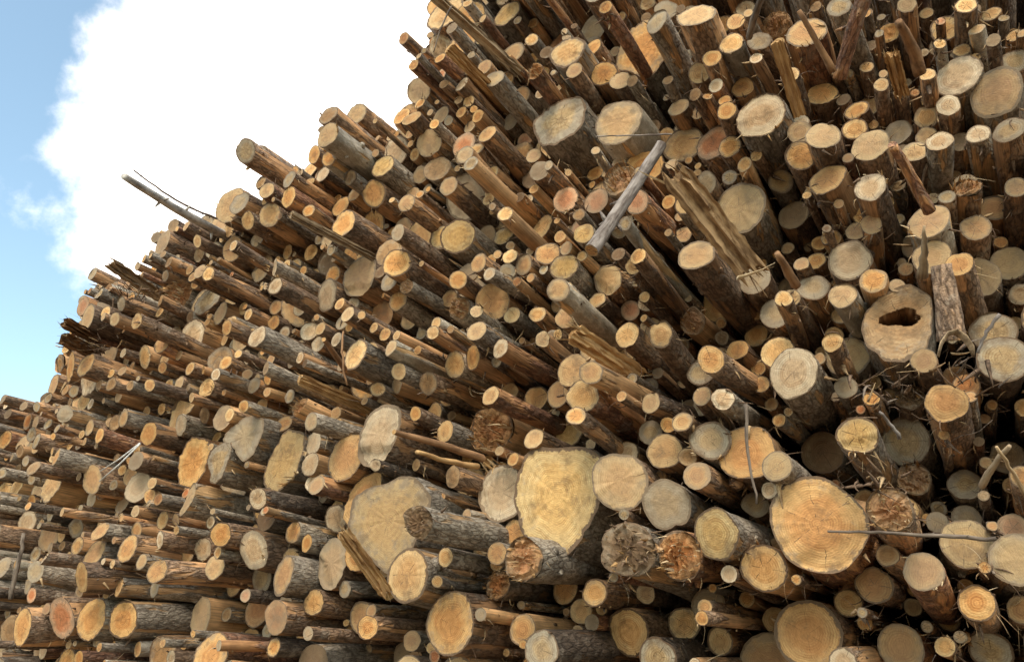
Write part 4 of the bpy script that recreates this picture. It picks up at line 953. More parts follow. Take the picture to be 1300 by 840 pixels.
 (-1.34,4.15,1.47,0.113),(1.0,4.53,6.44,0.155),(-9.06,4.39,0.17,0.137),(-7.6,3.95,2.27,0.128),(-2.2,4.37,1.02,0.141),(0.8,4.27,3.99,0.151),
 (-4.21,4.51,4.48,0.112),(-3.73,3.98,1.67,0.134),(-9.98,4.01,3.65,0.13),(1.39,3.72,4.48,0.136),(-3.58,4.24,5.63,0.142),(-5.05,4.17,2.69,0.082),
 (-1.07,3.81,5.86,0.098),(-7.61,4.39,3.01,0.088),(-2.22,3.95,1.85,0.083),(-4.14,4.12,5.93,0.086),(-0.31,4.12,5.14,0.093),(-1.44,3.88,1.71,0.09),
 (-5.04,4.53,6.05,0.083),(-8.82,4.13,4.11,0.086),(0.61,4.56,5.04,0.082),(-1.52,4.55,1.89,0.096),(-5.77,3.71,1.53,0.084),(-7.8,4.01,2.53,0.084),
 (-6.15,3.99,2.72,0.087),(-6.99,4.54,2.62,0.081),(-7.05,4.51,4.76,0.105),(-4.98,4.54,3.53,0.095),(-2.58,4.44,5.69,0.082),(-5.34,4.45,2.01,0.088),
 (-3.0,4.06,5.64,0.091),(-6.8,4.5,3.07,0.091),(-4.26,4.11,5.57,0.083),(-5.64,4.59,5.14,0.106),(-8.21,4.61,3.32,0.092),(-3.72,4.36,3.97,0.1),
 (0.84,4.1,4.73,0.087),(-1.23,4.58,5.18,0.095),(-1.6,3.95,6.11,0.091),(-7.11,4.15,4.0,0.092),(-3.17,4.58,4.63,0.094),(-6.75,4.43,2.81,0.092),
 (-6.31,4.49,2.3,0.098),(-4.21,3.9,2.61,0.091),(-5.54,3.84,1.61,0.105),(-2.53,4.41,4.3,0.08),(-4.23,4.32,4.68,0.085),(-3.42,4.37,4.13,0.107),
 (-4.26,4.56,1.92,0.093),(-0.83,4.57,5.53,0.094),(-5.24,4.57,3.51,0.084),(-3.34,4.17,3.2,0.091),(-6.57,4.59,4.31,0.094),(-8.24,4.59,5.37,0.096),
 (-3.05,4.31,6.09,0.103),(-4.79,4.45,5.99,0.107),(-3.24,4.34,6.68,0.11),(-2.66,3.9,5.14,0.101),(0.03,4.24,3.71,0.082),(-0.86,3.74,2.07,0.105),
 (-6.07,4.49,5.27,0.085),(-5.63,4.5,2.86,0.104),(-7.65,4.22,3.21,0.108),(-8.17,4.54,5.15,0.098),(-7.54,4.05,3.61,0.09),(-3.69,4.42,3.04,0.101),
 (-2.75,4.37,4.65,0.083),(-7.85,4.45,5.15,0.094),(-2.54,4.26,5.94,0.087),(-7.94,4.16,2.22,0.084),(-3.27,4.36,5.02,0.087),(-1.3,4.31,1.96,0.091),
 (-1.21,4.48,5.99,0.082),(-2.84,4.35,1.9,0.083),(-8.44,4.49,4.27,0.082),(-6.65,4.25,1.53,0.098),(-7.46,4.24,4.48,0.099),(-6.96,4.25,3.51,0.089),
 (-1.73,4.21,4.61,0.086),(-6.31,4.27,3.35,0.105),(-7.32,4.62,4.03,0.086),(-6.79,4.66,4.42,0.108),(-1.78,4.27,5.97,0.081),(-3.69,3.89,2.04,0.082),
 (-5.1,4.56,3.3,0.083),(-0.06,4.4,5.01,0.083),(-3.99,4.41,4.55,0.091),(-2.39,4.14,6.06,0.105),(-5.8,3.92,3.21,0.08),(-6.84,3.94,4.68,0.087),
 (-2.36,4.04,6.77,0.104),(-8.32,4.59,4.68,0.101),(-2.32,4.37,4.3,0.1),(-2.22,4.51,5.72,0.107),(-5.09,4.19,4.21,0.094),(-5.85,4.44,5.04,0.09),
 (-6.11,4.55,2.95,0.104),(-3.56,4.51,6.45,0.11),(-3.04,4.49,3.82,0.092),(0.4,4.11,4.92,0.082),(-0.4,4.21,1.75,0.097),(-1.97,4.55,3.38,0.086),
 (-7.69,4.5,4.86,0.1),(-0.79,4.06,3.64,0.09),(-3.85,3.74,1.95,0.102),(0.26,4.41,4.64,0.1),(-1.93,4.53,1.55,0.096),(-4.07,4.38,5.48,0.089),
 (-3.44,4.07,1.95,0.101),(-6.4,4.48,4.39,0.091),(-2.7,4.41,3.15,0.098),(-8.63,4.07,4.09,0.088),(-3.7,4.42,4.94,0.082),(-4.1,4.04,1.6,0.092),
 (-0.42,4.55,5.45,0.093),(-2.03,4.59,5.54,0.088),(-7.98,4.58,3.54,0.091),(-2.98,4.24,6.66,0.093),(-5.97,4.42,3.95,0.086),(-2.06,4.13,3.21,0.09),
 (-4.7,4.09,2.44,0.089),(0.77,4.26,4.37,0.1),(-6.71,4.32,3.86,0.104),(-2.88,4.27,5.36,0.101),(-6.06,4.07,3.15,0.098),(-2.26,4.21,3.24,0.082),
 (-2.87,4.43,3.73,0.1),(-8.16,4.38,4.15,0.092),(-6.26,4.5,5.87,0.104),(-7.57,4.39,2.04,0.085),(-7.18,4.39,2.54,0.105),(-5.89,4.52,5.92,0.09),
 (-0.05,4.33,1.73,0.089),(-7.51,4.15,5.09,0.108),(-3.63,4.39,5.93,0.097),(-7.14,4.29,1.79,0.097),(0.42,4.54,5.14,0.088),(-2.3,4.29,4.96,0.091),
 (-3.35,3.88,2.31,0.104),(-8.25,4.32,2.92,0.089),(-6.36,4.55,2.56,0.08),(-1.98,3.71,1.74,0.095),(-5.12,4.45,5.84,0.088),(-5.94,4.4,5.43,0.093),
 (0.07,3.72,3.39,0.083),(-4.18,4.36,3.63,0.085),(-2.64,4.58,2.5,0.087),(-4.38,4.36,6.23,0.071),(-3.46,4.47,4.34,0.061),(-4.31,4.03,2.77,0.073),
 (-1.59,4.11,4.24,0.069),(-4.05,4.31,5.76,0.058),(-4.4,4.39,3.72,0.058),(-7.83,4.49,4.59,0.074),(0.03,3.98,5.41,0.06),(-1.35,3.87,4.15,0.059),
 (-3.03,4.05,1.81,0.062),(-4.76,4.38,4.93,0.079),(-1.1,4.33,3.33,0.062),(-2.68,4.62,4.92,0.073),(-3.99,4.23,5.34,0.073),(-2.03,3.87,4.68,0.071),
 (-4.53,4.35,5.78,0.068),(-5.43,4.5,4.6,0.067),(-2.55,4.26,6.82,0.071),(-4.89,4.46,3.7,0.067),(-7.24,4.29,2.15,0.073),(-7.09,4.28,4.95,0.062),
 (-6.5,4.52,2.2,0.074),(-6.12,4.46,5.71,0.063),(-7.83,4.16,3.64,0.078),(-2.56,3.69,2.22,0.055),(-1.83,4.04,2.03,0.075),(-3.2,4.48,4.32,0.073),
 (-1.07,3.84,5.57,0.073),(-4.97,4.39,4.87,0.077),(-4.84,4.11,2.59,0.055),(-4.43,4.33,2.05,0.076),(-1.6,4.13,5.16,0.076),(-7.28,4.17,2.96,0.072),
 (-3.42,4.46,3.71,0.057),(-7.8,3.84,2.36,0.077),(0.55,4.36,3.56,0.055),(-3.13,4.51,1.69,0.059),(-8.46,4.44,4.04,0.064),(-0.47,4.49,2.46,0.06),
 (-3.9,4.26,2.71,0.058),(-7.43,4.37,3.45,0.056),(-5.88,4.57,4.82,0.07),(-7.77,4.49,3.06,0.068),(-4.88,3.91,4.23,0.058),(-4.12,4.08,2.06,0.059),
 (-8.2,3.77,3.14,0.057),(0.06,4.17,2.95,0.057),(-5.95,4.01,2.28,0.061),(-1.15,4.01,4.01,0.055),(-3.93,3.89,2.49,0.075),(0.2,4.51,2.61,0.079),
 (-1.89,3.98,3.17,0.072),(-7.09,4.57,5.6,0.072),(-3.71,3.87,5.2,0.064),(-1.83,4.03,4.26,0.066),(-8.1,4.47,2.55,0.075),(-7.58,4.47,4.34,0.064),
 (-2.12,4.48,3.51,0.077),(-0.69,4.57,3.79,0.072),(-7.56,4.36,1.58,0.061),(-6.86,3.9,3.37,0.069),(-3.8,3.89,2.41,0.06),(-7.43,4.06,3.07,0.059),
 (-0.22,4.09,4.28,0.058),(-1.67,3.77,3.29,0.065),(0.29,4.3,2.28,0.059),(-3.53,4.19,4.58,0.068),(0.42,4.23,3.33,0.061),(-7.82,4.27,4.05,0.074),
 (-3.2,3.84,1.88,0.068),(-4.51,4.32,1.91,0.06),(-3.33,4.21,6.01,0.062),(-7.36,3.93,1.65,0.065),(-5.32,4.49,6.05,0.068),(-2.45,4.64,4.51,0.072),
 (-6.03,4.54,6.04,0.078),(-5.71,4.24,2.49,0.057),(-1.06,4.14,5.42,0.059),(-0.03,4.42,2.32,0.065),(-3.55,4.48,6.79,0.076),(-7.22,4.28,2.78,0.069),
 (-3.48,4.2,3.26,0.061),(-8.62,4.55,3.92,0.059),(-3.16,3.88,4.0,0.077),(-5.87,4.51,5.23,0.066),(-1.1,3.66,2.5,0.069),(-3.78,4.01,3.2,0.06),
 (-7.61,4.43,5.43,0.072),(-2.41,4.5,6.29,0.072),(-4.73,4.48,4.78,0.061),(-0.53,4.3,5.22,0.073),(0.25,4.47,2.16,0.063),(0.09,3.9,2.82,0.056),
 (-8.33,4.58,4.49,0.071),(-3.12,4.3,3.3,0.078),(-3.92,4.25,3.92,0.071),(-3.37,4.25,2.13,0.073),(-5.41,4.2,3.61,0.068),(-0.59,4.18,1.94,0.064),
 (-6.74,4.2,1.69,0.056),(-3.49,4.48,2.48,0.061),(-7.77,4.27,2.13,0.056),(-2.21,4.53,4.77,0.064),(-5.46,4.27,4.03,0.062),(-1.0,4.06,5.69,0.067),
 (-8.83,4.44,4.3,0.069),(-4.41,4.42,4.19,0.074),(-4.07,4.45,2.51,0.056),(-6.62,3.86,4.93,0.066),(0.55,3.96,4.04,0.065),(-2.48,4.01,4.9,0.057),
 (-4.6,4.25,1.64,0.065),(-1.0,4.47,1.89,0.064),(-4.39,4.35,6.08,0.079),(-2.01,4.49,6.05,0.079),(-5.36,3.79,2.86,0.059),(0.12,4.05,4.97,0.072),
 (-3.37,4.49,6.45,0.06),(-5.66,4.53,3.11,0.067),(-2.06,4.35,1.96,0.071),(-6.04,4.45,1.77,0.059),(-7.69,4.47,4.08,0.063),(-3.09,4.38,3.5,0.055),
 (-2.7,4.28,2.33,0.057),(-5.83,4.38,2.46,0.075),(-4.81,4.21,4.04,0.067),(-1.35,4.46,3.08,0.072),(-6.79,3.89,2.21,0.061),(-4.43,4.55,6.49,0.073),
 (-1.58,3.99,2.74,0.071),(-4.4,4.27,3.53,0.073),(-5.15,4.26,5.25,0.078),(-1.41,3.92,2.82,0.066),(-1.71,3.78,5.31,0.059),(-2.29,4.42,2.92,0.078),
 (-8.51,4.56,3.55,0.078),(-1.47,4.23,3.56,0.069),(-0.03,3.96,5.23,0.062),(-7.96,3.7,2.63,0.064),(-5.11,4.19,4.52,0.063),(-6.92,4.27,2.97,0.056),
 (-1.03,3.69,4.01,0.067),(-5.08,4.5,4.39,0.067),(-3.2,4.02,6.24,0.056),(-4.49,4.38,5.13,0.058),(-6.7,4.39,5.11,0.058),(-5.68,4.35,1.79,0.063),
 (-7.36,4.42,4.26,0.074),(-4.68,4.21,5.67,0.071),(-7.3,4.31,3.36,0.055),(-4.55,4.53,2.5,0.06),(-0.29,3.93,5.61,0.077),(-5.05,4.51,5.6,0.056),
 (-5.15,4.58,6.17,0.079),(-6.53,4.5,5.93,0.067),(-2.93,4.38,6.81,0.055),(-2.66,3.86,6.9,0.062),(-5.48,4.4,5.01,0.067),(-1.91,4.6,2.98,0.073),
 (-5.48,4.11,2.95,0.058),(-1.68,4.05,5.71,0.072),(-0.39,4.16,3.38,0.057),(-5.54,4.56,5.64,0.077),(-5.12,4.47,2.82,0.067),(-5.58,4.24,3.8,0.073),
 (-4.2,4.5,6.13,0.07),(-4.11,4.09,4.86,0.057),(-6.12,4.2,2.34,0.057),(-5.63,4.38,5.35,0.068),(-1.55,4.31,3.21,0.076),(-6.44,4.36,4.69,0.058),
 (-4.13,4.49,3.35,0.065),(-1.9,4.38,4.73,0.062),(-7.72,4.23,3.37,0.062),(-0.31,4.43,4.55,0.061),(-2.85,4.41,3.92,0.07),(-7.01,4.13,5.18,0.063),
 (-0.92,4.36,3.87,0.064),(-7.97,4.51,2.5,0.055),(0.28,3.89,3.57,0.067),(-4.02,3.98,2.33,0.078),(-3.94,4.6,5.88,0.072),(0.14,4.13,2.22,0.063),
 (-0.64,4.19,5.67,0.065),(-0.93,4.54,4.85,0.062),(-2.2,4.1,6.07,0.055),(-3.39,4.42,3.93,0.055),(0.72,4.34,4.87,0.074),(-2.93,3.95,5.94,0.056),
 (-7.74,4.5,3.9,0.075),(-4.0,4.53,6.23,0.057),(-5.38,4.39,4.22,0.064),(-3.38,4.25,5.16,0.061),(-8.12,4.39,3.6,0.065),(-6.49,4.29,2.41,0.074),
 (-0.85,4.13,5.38,0.063),(-0.28,4.21,2.35,0.067),(-4.32,4.28,3.96,0.064),(-5.06,3.96,1.63,0.065),(-1.23,4.32,4.4,0.065),(-1.29,4.42,1.79,0.075),
 (-1.99,4.33,3.64,0.059),(-6.01,4.46,4.56,0.058),(-2.81,4.09,3.54,0.061),(-6.2,4.39,1.74,0.06),(-4.94,4.31,3.31,0.059),(-3.11,4.46,4.78,0.067),
 (-7.28,4.53,5.5,0.068),(-6.83,4.11,1.79,0.061),(-0.44,4.31,2.72,0.065),(-3.11,4.48,4.47,0.075),(-1.3,4.35,5.0,0.06),(-3.85,4.52,5.46,0.061),
 (-2.02,4.12,3.81,0.071),(-2.96,4.59,4.83,0.057),(-4.92,4.25,5.61,0.075),(-6.03,4.13,5.59,0.058),(-2.1,4.15,5.94,0.056),(-2.56,4.52,3.25,0.071),
 (-1.09,4.59,4.38,0.079),(-6.18,4.53,1.61,0.071),(-0.59,4.54,5.49,0.062),(-1.39,4.35,5.11,0.058),(-1.01,4.28,5.16,0.06),(-2.67,4.32,5.3,0.06),
 (-7.08,4.44,3.79,0.056),(-1.25,4.52,3.36,0.075),(-7.68,4.53,5.1,0.061),(-4.69,4.24,2.6,0.059),(-0.58,3.71,1.68,0.058),(-6.78,4.55,5.86,0.059),
 (-6.61,4.24,1.73,0.058),(-2.41,4.31,5.78,0.076),(-3.66,4.13,2.45,0.057),(-2.47,4.47,5.48,0.063),(-0.76,4.29,3.31,0.072),(-1.57,4.19,3.42,0.059),
 (-4.59,4.13,4.77,0.062),(-7.49,4.31,4.08,0.068),(-6.94,4.16,3.76,0.06),(-7.14,4.45,5.4,0.063),(-6.3,4.32,1.53,0.056),(-3.89,3.79,1.78,0.06),
 (-6.84,4.35,2.66,0.056),(-2.05,4.32,4.43,0.072),(0.1,4.08,1.88,0.057),(-2.9,4.42,3.0,0.07),(-3.3,4.23,5.3,0.077),(-5.61,4.45,4.57,0.063),
 (-7.56,4.48,4.64,0.079),(-3.58,3.7,2.73,0.062),(-5.72,4.03,3.88,0.059),(-4.66,3.88,5.4,0.075),(-6.59,4.37,5.5,0.063),(-8.56,4.56,4.37,0.076),
 (-4.85,4.53,2.9,0.061),(-1.65,4.43,4.74,0.067),(-5.8,4.1,2.85,0.065),(-2.27,3.76,2.23,0.062),(-7.69,4.23,5.24,0.055),(-5.64,4.23,2.66,0.069),
 (-7.76,4.45,4.32,0.074),(-4.25,4.24,3.47,0.063),(-6.1,4.14,3.45,0.059),(-6.09,4.07,4.67,0.063),(-6.43,4.6,5.82,0.072),(-1.18,4.14,2.99,0.057),
 (-0.46,4.5,1.61,0.064),(-2.51,4.43,3.56,0.062),(-6.06,3.83,2.2,0.042),(-2.78,4.05,6.83,0.051),(-6.6,4.24,2.8,0.044),(-0.2,4.53,1.87,0.051),
 (-1.34,4.36,3.23,0.038),(-1.35,4.29,6.03,0.04),(-1.81,4.02,2.83,0.036),(-2.04,3.93,5.37,0.049),(-0.53,3.89,5.75,0.045),(-7.38,4.16,2.49,0.048),
 (-2.77,3.68,5.22,0.04),(-6.63,3.91,3.45,0.044),(-4.15,4.21,4.97,0.054),(-1.93,4.12,6.47,0.037),(-5.49,4.01,1.79,0.053),(-6.55,4.07,3.88,0.046),
 (-4.63,4.51,4.88,0.048),(-6.11,4.5,4.33,0.05),(-3.34,3.82,2.46,0.049),(-3.56,3.73,1.85,0.041),(-6.29,4.0,5.28,0.038),(-1.66,4.35,2.04,0.055),
 (0.21,3.8,5.05,0.04),(-8.59,4.09,4.2,0.036),(-6.91,4.4,4.57,0.041),(-5.88,3.79,3.83,0.047),(-4.74,4.0,4.14,0.045),(0.19,3.75,3.69,0.039),
 (-5.82,3.78,1.73,0.052),(-6.93,4.29,5.46,0.04),(-2.85,4.43,3.2,0.036),(0.31,4.2,2.76,0.048),(-2.84,3.87,5.75,0.042),(-1.93,4.35,1.97,0.035),
 (-6.92,4.33,5.57,0.046),(-3.24,4.37,1.72,0.054),(-5.12,3.83,3.61,0.039),(-0.55,3.7,4.82,0.036),(-1.73,3.81,4.22,0.042),(0.57,4.31,4.66,0.047),
 (0.29,3.94,3.84,0.053),(-3.95,3.92,1.62,0.053),(-8.35,3.99,3.12,0.036),(-1.19,4.34,5.39,0.052),(-0.45,4.21,3.29,0.048),(-0.35,3.81,2.1,0.049),
 (-5.91,4.26,2.83,0.05),(-7.06,3.96,3.41,0.053),(-6.19,4.45,5.14,0.048),(-1.7,4.34,3.46,0.048),(-4.25,3.84,2.1,0.044),(-1.28,3.83,2.82,0.04),
 (-7.38,3.7,2.26,0.044),(-7.2,4.24,4.72,0.044),(-0.14,4.44,2.38,0.038),(-7.71,3.8,1.95,0.041),(-8.1,4.1,3.16,0.047),(-3.99,4.2,2.79,0.048),
 (-1.38,3.97,5.22,0.041),(-0.8,4.1,2.93,0.038),(-3.02,4.31,3.38,0.048),(-7.04,3.92,5.05,0.037),(-6.11,4.09,1.85,0.037),(-2.55,3.73,6.29,0.041),
 (-0.4,3.94,4.48,0.045),(-1.93,4.21,1.89,0.045),(-2.57,3.95,6.12,0.041),(-0.8,3.75,4.77,0.045),(-2.74,4.52,4.78,0.037),(-0.7,4.02,5.8,0.048),
 (-1.13,3.93,5.09,0.037),(-2.35,3.73,1.92,0.035),(-7.12,4.25,2.67,0.046),(-3.25,4.27,5.17,0.047),(-1.35,4.42,3.49,0.054),(-6.99,4.43,5.7,0.036),
 (-8.29,4.05,4.12,0.043),(-6.1,3.94,3.28,0.038),(-2.79,4.0,5.67,0.038),(-2.38,4.2,6.44,0.039),(-6.94,4.54,3.09,0.052),(0.15,4.27,3.18,0.038),
 (-1.17,3.82,1.92,0.036),(-2.43,3.92,4.14,0.044),(-7.8,4.18,3.8,0.045),(-0.25,4.33,2.95,0.044),(-4.07,4.55,6.35,0.037),(-6.24,4.24,5.35,0.037),
 (-1.53,4.03,4.66,0.046),(-4.48,4.42,5.24,0.036),(-2.96,4.52,6.22,0.054),(-3.65,3.92,3.21,0.036),(-2.8,4.09,5.99,0.041),(-4.87,4.05,5.46,0.044),
 (-0.74,3.93,2.79,0.035),(-5.97,3.91,5.16,0.037),(-6.3,3.9,4.8,0.041),(-7.5,4.5,5.55,0.051),(-3.24,4.41,2.09,0.049),(-2.29,4.24,3.64,0.037),
 (-1.27,3.91,1.67,0.034),(-4.58,3.99,5.18,0.035),(-7.4,3.97,2.16,0.035),(-5.23,4.24,4.23,0.046),(-4.09,3.87,3.46,0.053),(-2.95,3.88,3.14,0.051),
 (0.51,3.86,4.78,0.043),(-0.44,3.93,5.03,0.04),(-3.99,4.07,2.88,0.042),(-0.3,3.86,2.81,0.041),(-1.01,3.71,2.05,0.04),(-6.42,3.82,2.09,0.044),
 (-6.62,4.52,2.19,0.053),(-0.17,4.06,4.63,0.039),(-6.67,3.91,3.28,0.037),(-3.4,4.44,6.91,0.05),(-3.19,4.4,2.75,0.055),(-5.26,4.38,4.78,0.045),
 (-4.7,4.12,3.94,0.051),(-1.46,4.15,3.69,0.052),(-1.8,3.98,2.93,0.054),(-4.23,3.76,1.67,0.037),(-2.51,3.93,4.07,0.04),(-8.15,4.45,4.4,0.051),
 (-0.31,4.43,2.01,0.04),(-5.29,3.74,2.94,0.047),(-2.64,4.44,4.77,0.045),(-3.61,3.86,3.6,0.042),(-5.21,3.94,2.69,0.044),(-1.07,4.31,3.44,0.041),
 (-3.93,3.78,5.52,0.036),(-4.11,4.28,2.18,0.052),(-5.45,4.18,3.91,0.046),(-2.55,4.07,4.79,0.038),(-3.67,4.23,1.88,0.038),(-7.13,4.52,2.08,0.054),
 (-1.18,3.79,2.63,0.046),(-3.01,3.98,2.85,0.038),(-5.79,4.37,5.5,0.04),(-0.39,3.71,4.64,0.051),(0.57,3.82,4.91,0.041),(-5.87,4.23,4.63,0.055),
 (-0.83,4.16,3.79,0.05),(-2.5,3.99,4.68,0.053),(-2.8,3.96,1.72,0.038),(-8.14,4.42,4.94,0.054),(-0.05,4.18,2.81,0.046),(-8.75,3.81,3.94,0.046),
 (-5.47,3.77,2.75,0.045),(0.19,4.5,2.47,0.038),(-6.23,4.1,3.22,0.047),(-4.37,4.11,3.85,0.047),(-1.45,3.89,4.12,0.043),(-3.58,3.87,3.89,0.036),
 (-5.24,3.78,2.82,0.047),(-3.29,3.97,1.98,0.043),(-7.22,4.46,5.62,0.041),(-1.55,4.2,2.89,0.035),(0.02,4.03,4.91,0.043),(-3.32,4.37,4.0,0.034),
 (-7.79,4.38,5.01,0.051),(-0.81,3.83,2.43,0.04),(-3.58,4.23,5.8,0.035),(-7.08,4.4,2.38,0.046),(-1.46,4.35,5.46,0.05),(-1.6,4.17,4.52,0.048),
 (-1.97,4.08,4.17,0.042),(-1.05,4.14,3.23,0.044),(-4.25,4.31,5.43,0.036),(-1.17,3.97,4.49,0.038),(-7.04,3.84,2.46,0.04),(-1.11,4.37,1.99,0.044),
 (0.06,4.03,4.16,0.051),(-3.18,4.19,3.87,0.042),(-4.71,4.09,3.78,0.038),(-3.32,3.86,4.26,0.052),(-2.48,3.84,6.2,0.035),(-8.24,3.82,3.87,0.045),
 (-2.71,4.02,5.64,0.052),(-3.37,4.15,5.67,0.043),(-2.28,4.04,4.65,0.042),(-1.45,3.8,6.1,0.053),(-4.47,3.75,2.38,0.044),(-1.15,3.98,4.12,0.037),
 (-6.84,3.72,2.91,0.038),(-7.04,4.28,2.98,0.055),(-1.41,4.11,3.22,0.035),(-4.43,4.18,4.71,0.039),(-8.15,4.43,4.84,0.05),(-3.89,4.53,3.48,0.053),
 (-8.38,4.02,3.54,0.048),(-6.69,4.55,5.94,0.052),(-3.1,3.69,2.8,0.039),(-5.12,4.11,1.82,0.038),(-3.18,3.95,2.21,0.047),(-7.38,4.3,2.36,0.055),
 (0.86,4.28,4.87,0.055),(-2.92,4.23,3.23,0.035),(-7.81,4.42,5.47,0.039),(-4.92,4.02,2.66,0.051),(-6.21,4.52,4.38,0.051),(-0.34,4.47,1.93,0.043),
 (-7.75,4.38,2.94,0.043),(-2.64,3.67,6.04,0.053),(-4.2,4.29,4.81,0.035),(-8.54,4.31,3.67,0.038),(-2.22,3.89,6.55,0.053),(-2.35,3.87,3.39,0.037),
 (-6.74,4.29,5.5,0.034),(-2.1,3.92,4.59,0.038),(-2.84,3.89,6.06,0.038),(-3.47,4.02,3.53,0.05),(0.37,4.35,3.23,0.035),(-0.53,4.17,1.85,0.035),
 (-8.07,3.9,3.08,0.037),(-2.86,4.01,1.77,0.034),(-5.28,4.49,5.9,0.054),(-3.39,4.39,6.78,0.048),(-2.52,3.76,5.8,0.034),(-7.04,4.53,6.0,0.046),
 (-0.08,3.84,5.13,0.043),(-2.22,3.85,2.76,0.043),(-0.31,4.25,3.01,0.04),(-8.15,3.9,3.02,0.037),(-1.16,4.39,4.58,0.034),(-2.99,4.31,7.12,0.041),
 (-8.27,4.5,4.82,0.047),(-7.31,4.03,1.75,0.041),(-0.86,4.08,2.21,0.043),(-3.78,4.39,5.95,0.037),(-8.12,4.01,2.94,0.046),(-4.89,4.51,2.13,0.052),
 (-1.76,4.21,5.24,0.035),(-8.3,4.1,3.23,0.041),(-5.25,3.88,3.73,0.036),(-2.05,4.47,4.83,0.052),(0.0,4.03,3.98,0.041),(-2.57,4.12,2.32,0.035),
 (-2.9,4.03,5.54,0.043),(-4.83,4.21,2.02,0.052),(-3.97,3.98,3.25,0.038),(-3.45,4.46,7.02,0.037),(-1.98,3.9,3.5,0.037),(-2.45,4.21,4.4,0.035),
 (-5.02,3.94,1.73,0.049),(-2.83,3.71,3.09,0.046),(-2.66,3.94,5.86,0.046),(-7.04,4.29,5.3,0.046),(-2.43,4.02,2.21,0.041),(-0.21,3.98,1.74,0.041),
 (-3.84,3.92,2.81,0.054),(-3.1,3.98,4.91,0.035),(-1.67,4.43,4.88,0.051),(-4.44,4.24,3.43,0.04),(-3.0,4.1,4.4,0.041),(-5.88,3.96,3.32,0.049),
 (-2.23,3.87,6.66,0.046),(-0.77,3.79,4.68,0.038),(-1.12,4.53,3.63,0.035),(-5.21,3.99,2.9,0.042),(-3.48,4.19,3.87,0.048),(-4.28,4.54,3.76,0.036),
 (-3.27,4.55,3.89,0.04),(-2.58,4.15,2.86,0.041),(-2.33,4.26,4.77,0.042),(-5.63,4.26,3.95,0.051),(-7.8,4.45,4.73,0.043),(-8.0,4.55,5.62,0.052),
 (-5.54,4.43,3.68,0.055),(-2.17,4.3,3.15,0.034),(-3.46,4.33,3.4,0.048),(-3.54,3.95,5.42,0.035),(-5.86,4.3,3.4,0.034),(-7.94,4.44,5.06,0.04),
 (-7.95,4.38,5.46,0.028),(-0.53,4.44,3.96,0.03),(0.0,3.71,2.02,0.023),(-3.11,4.07,5.73,0.031),(-0.49,4.37,2.85,0.024),(0.14,3.93,3.8,0.027),
 (-1.46,3.83,3.11,0.03),(0.16,4.31,4.79,0.031),(-2.57,3.89,6.22,0.026),(-6.44,3.93,3.83,0.026),(-2.29,3.81,2.81,0.03),(-1.55,3.65,2.06,0.026),
 (-6.45,3.99,4.53,0.03),(-6.29,3.98,1.83,0.03),(0.28,4.23,4.07,0.024),(-6.93,4.4,4.4,0.023),(-8.27,3.84,3.63,0.024),(-6.29,4.05,3.74,0.031),
 (-2.61,4.2,2.79,0.025),(-0.15,4.11,1.78,0.027),(-1.71,4.18,5.2,0.028),(-0.2,3.77,5.09,0.033),(-6.15,4.12,5.59,0.031),(-5.82,3.81,3.89,0.025),
 (-3.41,3.77,5.56,0.024),(-5.21,4.03,5.38,0.025),(-5.71,4.38,2.13,0.032),(0.18,4.18,2.79,0.025),(-2.33,3.98,5.87,0.026),(-3.41,3.9,3.32,0.03),
 (-0.54,4.32,3.25,0.032),(-5.0,4.03,3.69,0.026),(-3.63,4.14,1.93,0.023),(-0.96,3.77,5.46,0.03),(-7.09,3.99,2.81,0.03),(-5.79,4.02,1.83,0.024),
 (-6.02,4.05,4.06,0.024),(-1.36,3.84,3.58,0.033),(-0.48,3.74,1.87,0.022),(-5.81,3.89,2.17,0.027),(0.29,4.36,5.0,0.029),(-7.51,3.99,3.09,0.028),
 (-2.41,4.1,1.74,0.022),(-5.1,4.34,4.82,0.024),(-5.06,4.31,4.76,0.028),(-5.58,3.74,2.37,0.032),(-6.9,3.88,2.1,0.026),(-0.59,4.39,2.54,0.025),
 (-1.85,3.93,4.64,0.024),(-2.32,3.85,6.64,0.032),(-4.98,3.97,3.23,0.029),(-0.86,4.35,3.55,0.027),(-1.69,4.36,5.91,0.027),(-2.32,3.75,4.43,0.027),
 (-6.25,3.88,2.65,0.03),(0.14,4.26,2.75,0.024),(-3.38,4.0,4.96,0.027),(-2.72,3.87,2.6,0.022),(-1.77,3.94,5.86,0.026),(-0.04,3.74,2.57,0.023),
 (-4.89,4.25,4.68,0.025),(-4.47,4.29,3.67,0.031),(-2.58,4.17,4.7,0.027),(-1.49,4.07,3.8,0.025),(0.54,3.72,4.45,0.032),(-1.01,4.3,4.14,0.023),
 (-6.96,4.0,2.51,0.023),(-6.13,3.76,3.35,0.032),(-2.89,3.61,5.84,0.027),(-1.79,3.74,3.71,0.03),(-5.36,4.05,5.01,0.023),(-4.34,4.07,4.1,0.023),
 (-3.75,4.39,5.04,0.026),(0.04,3.89,5.02,0.025),(-2.51,3.82,2.47,0.03),(-4.51,4.32,4.12,0.03),(-2.33,4.13,1.99,0.024),(0.1,4.35,4.85,0.026),
 (-7.48,4.15,3.01,0.028),(-6.51,4.02,4.44,0.022),(-2.19,4.02,4.19,0.027),(0.07,3.98,3.21,0.023),(-1.44,3.61,2.94,0.029),(-0.03,4.12,3.83,0.031),
 (-0.65,4.52,3.37,0.025),(-4.1,4.06,4.16,0.027),(-5.33,4.23,5.34,0.027),(0.11,4.03,5.08,0.024),(0.15,4.37,2.99,0.027),(-5.59,3.77,1.8,0.032),
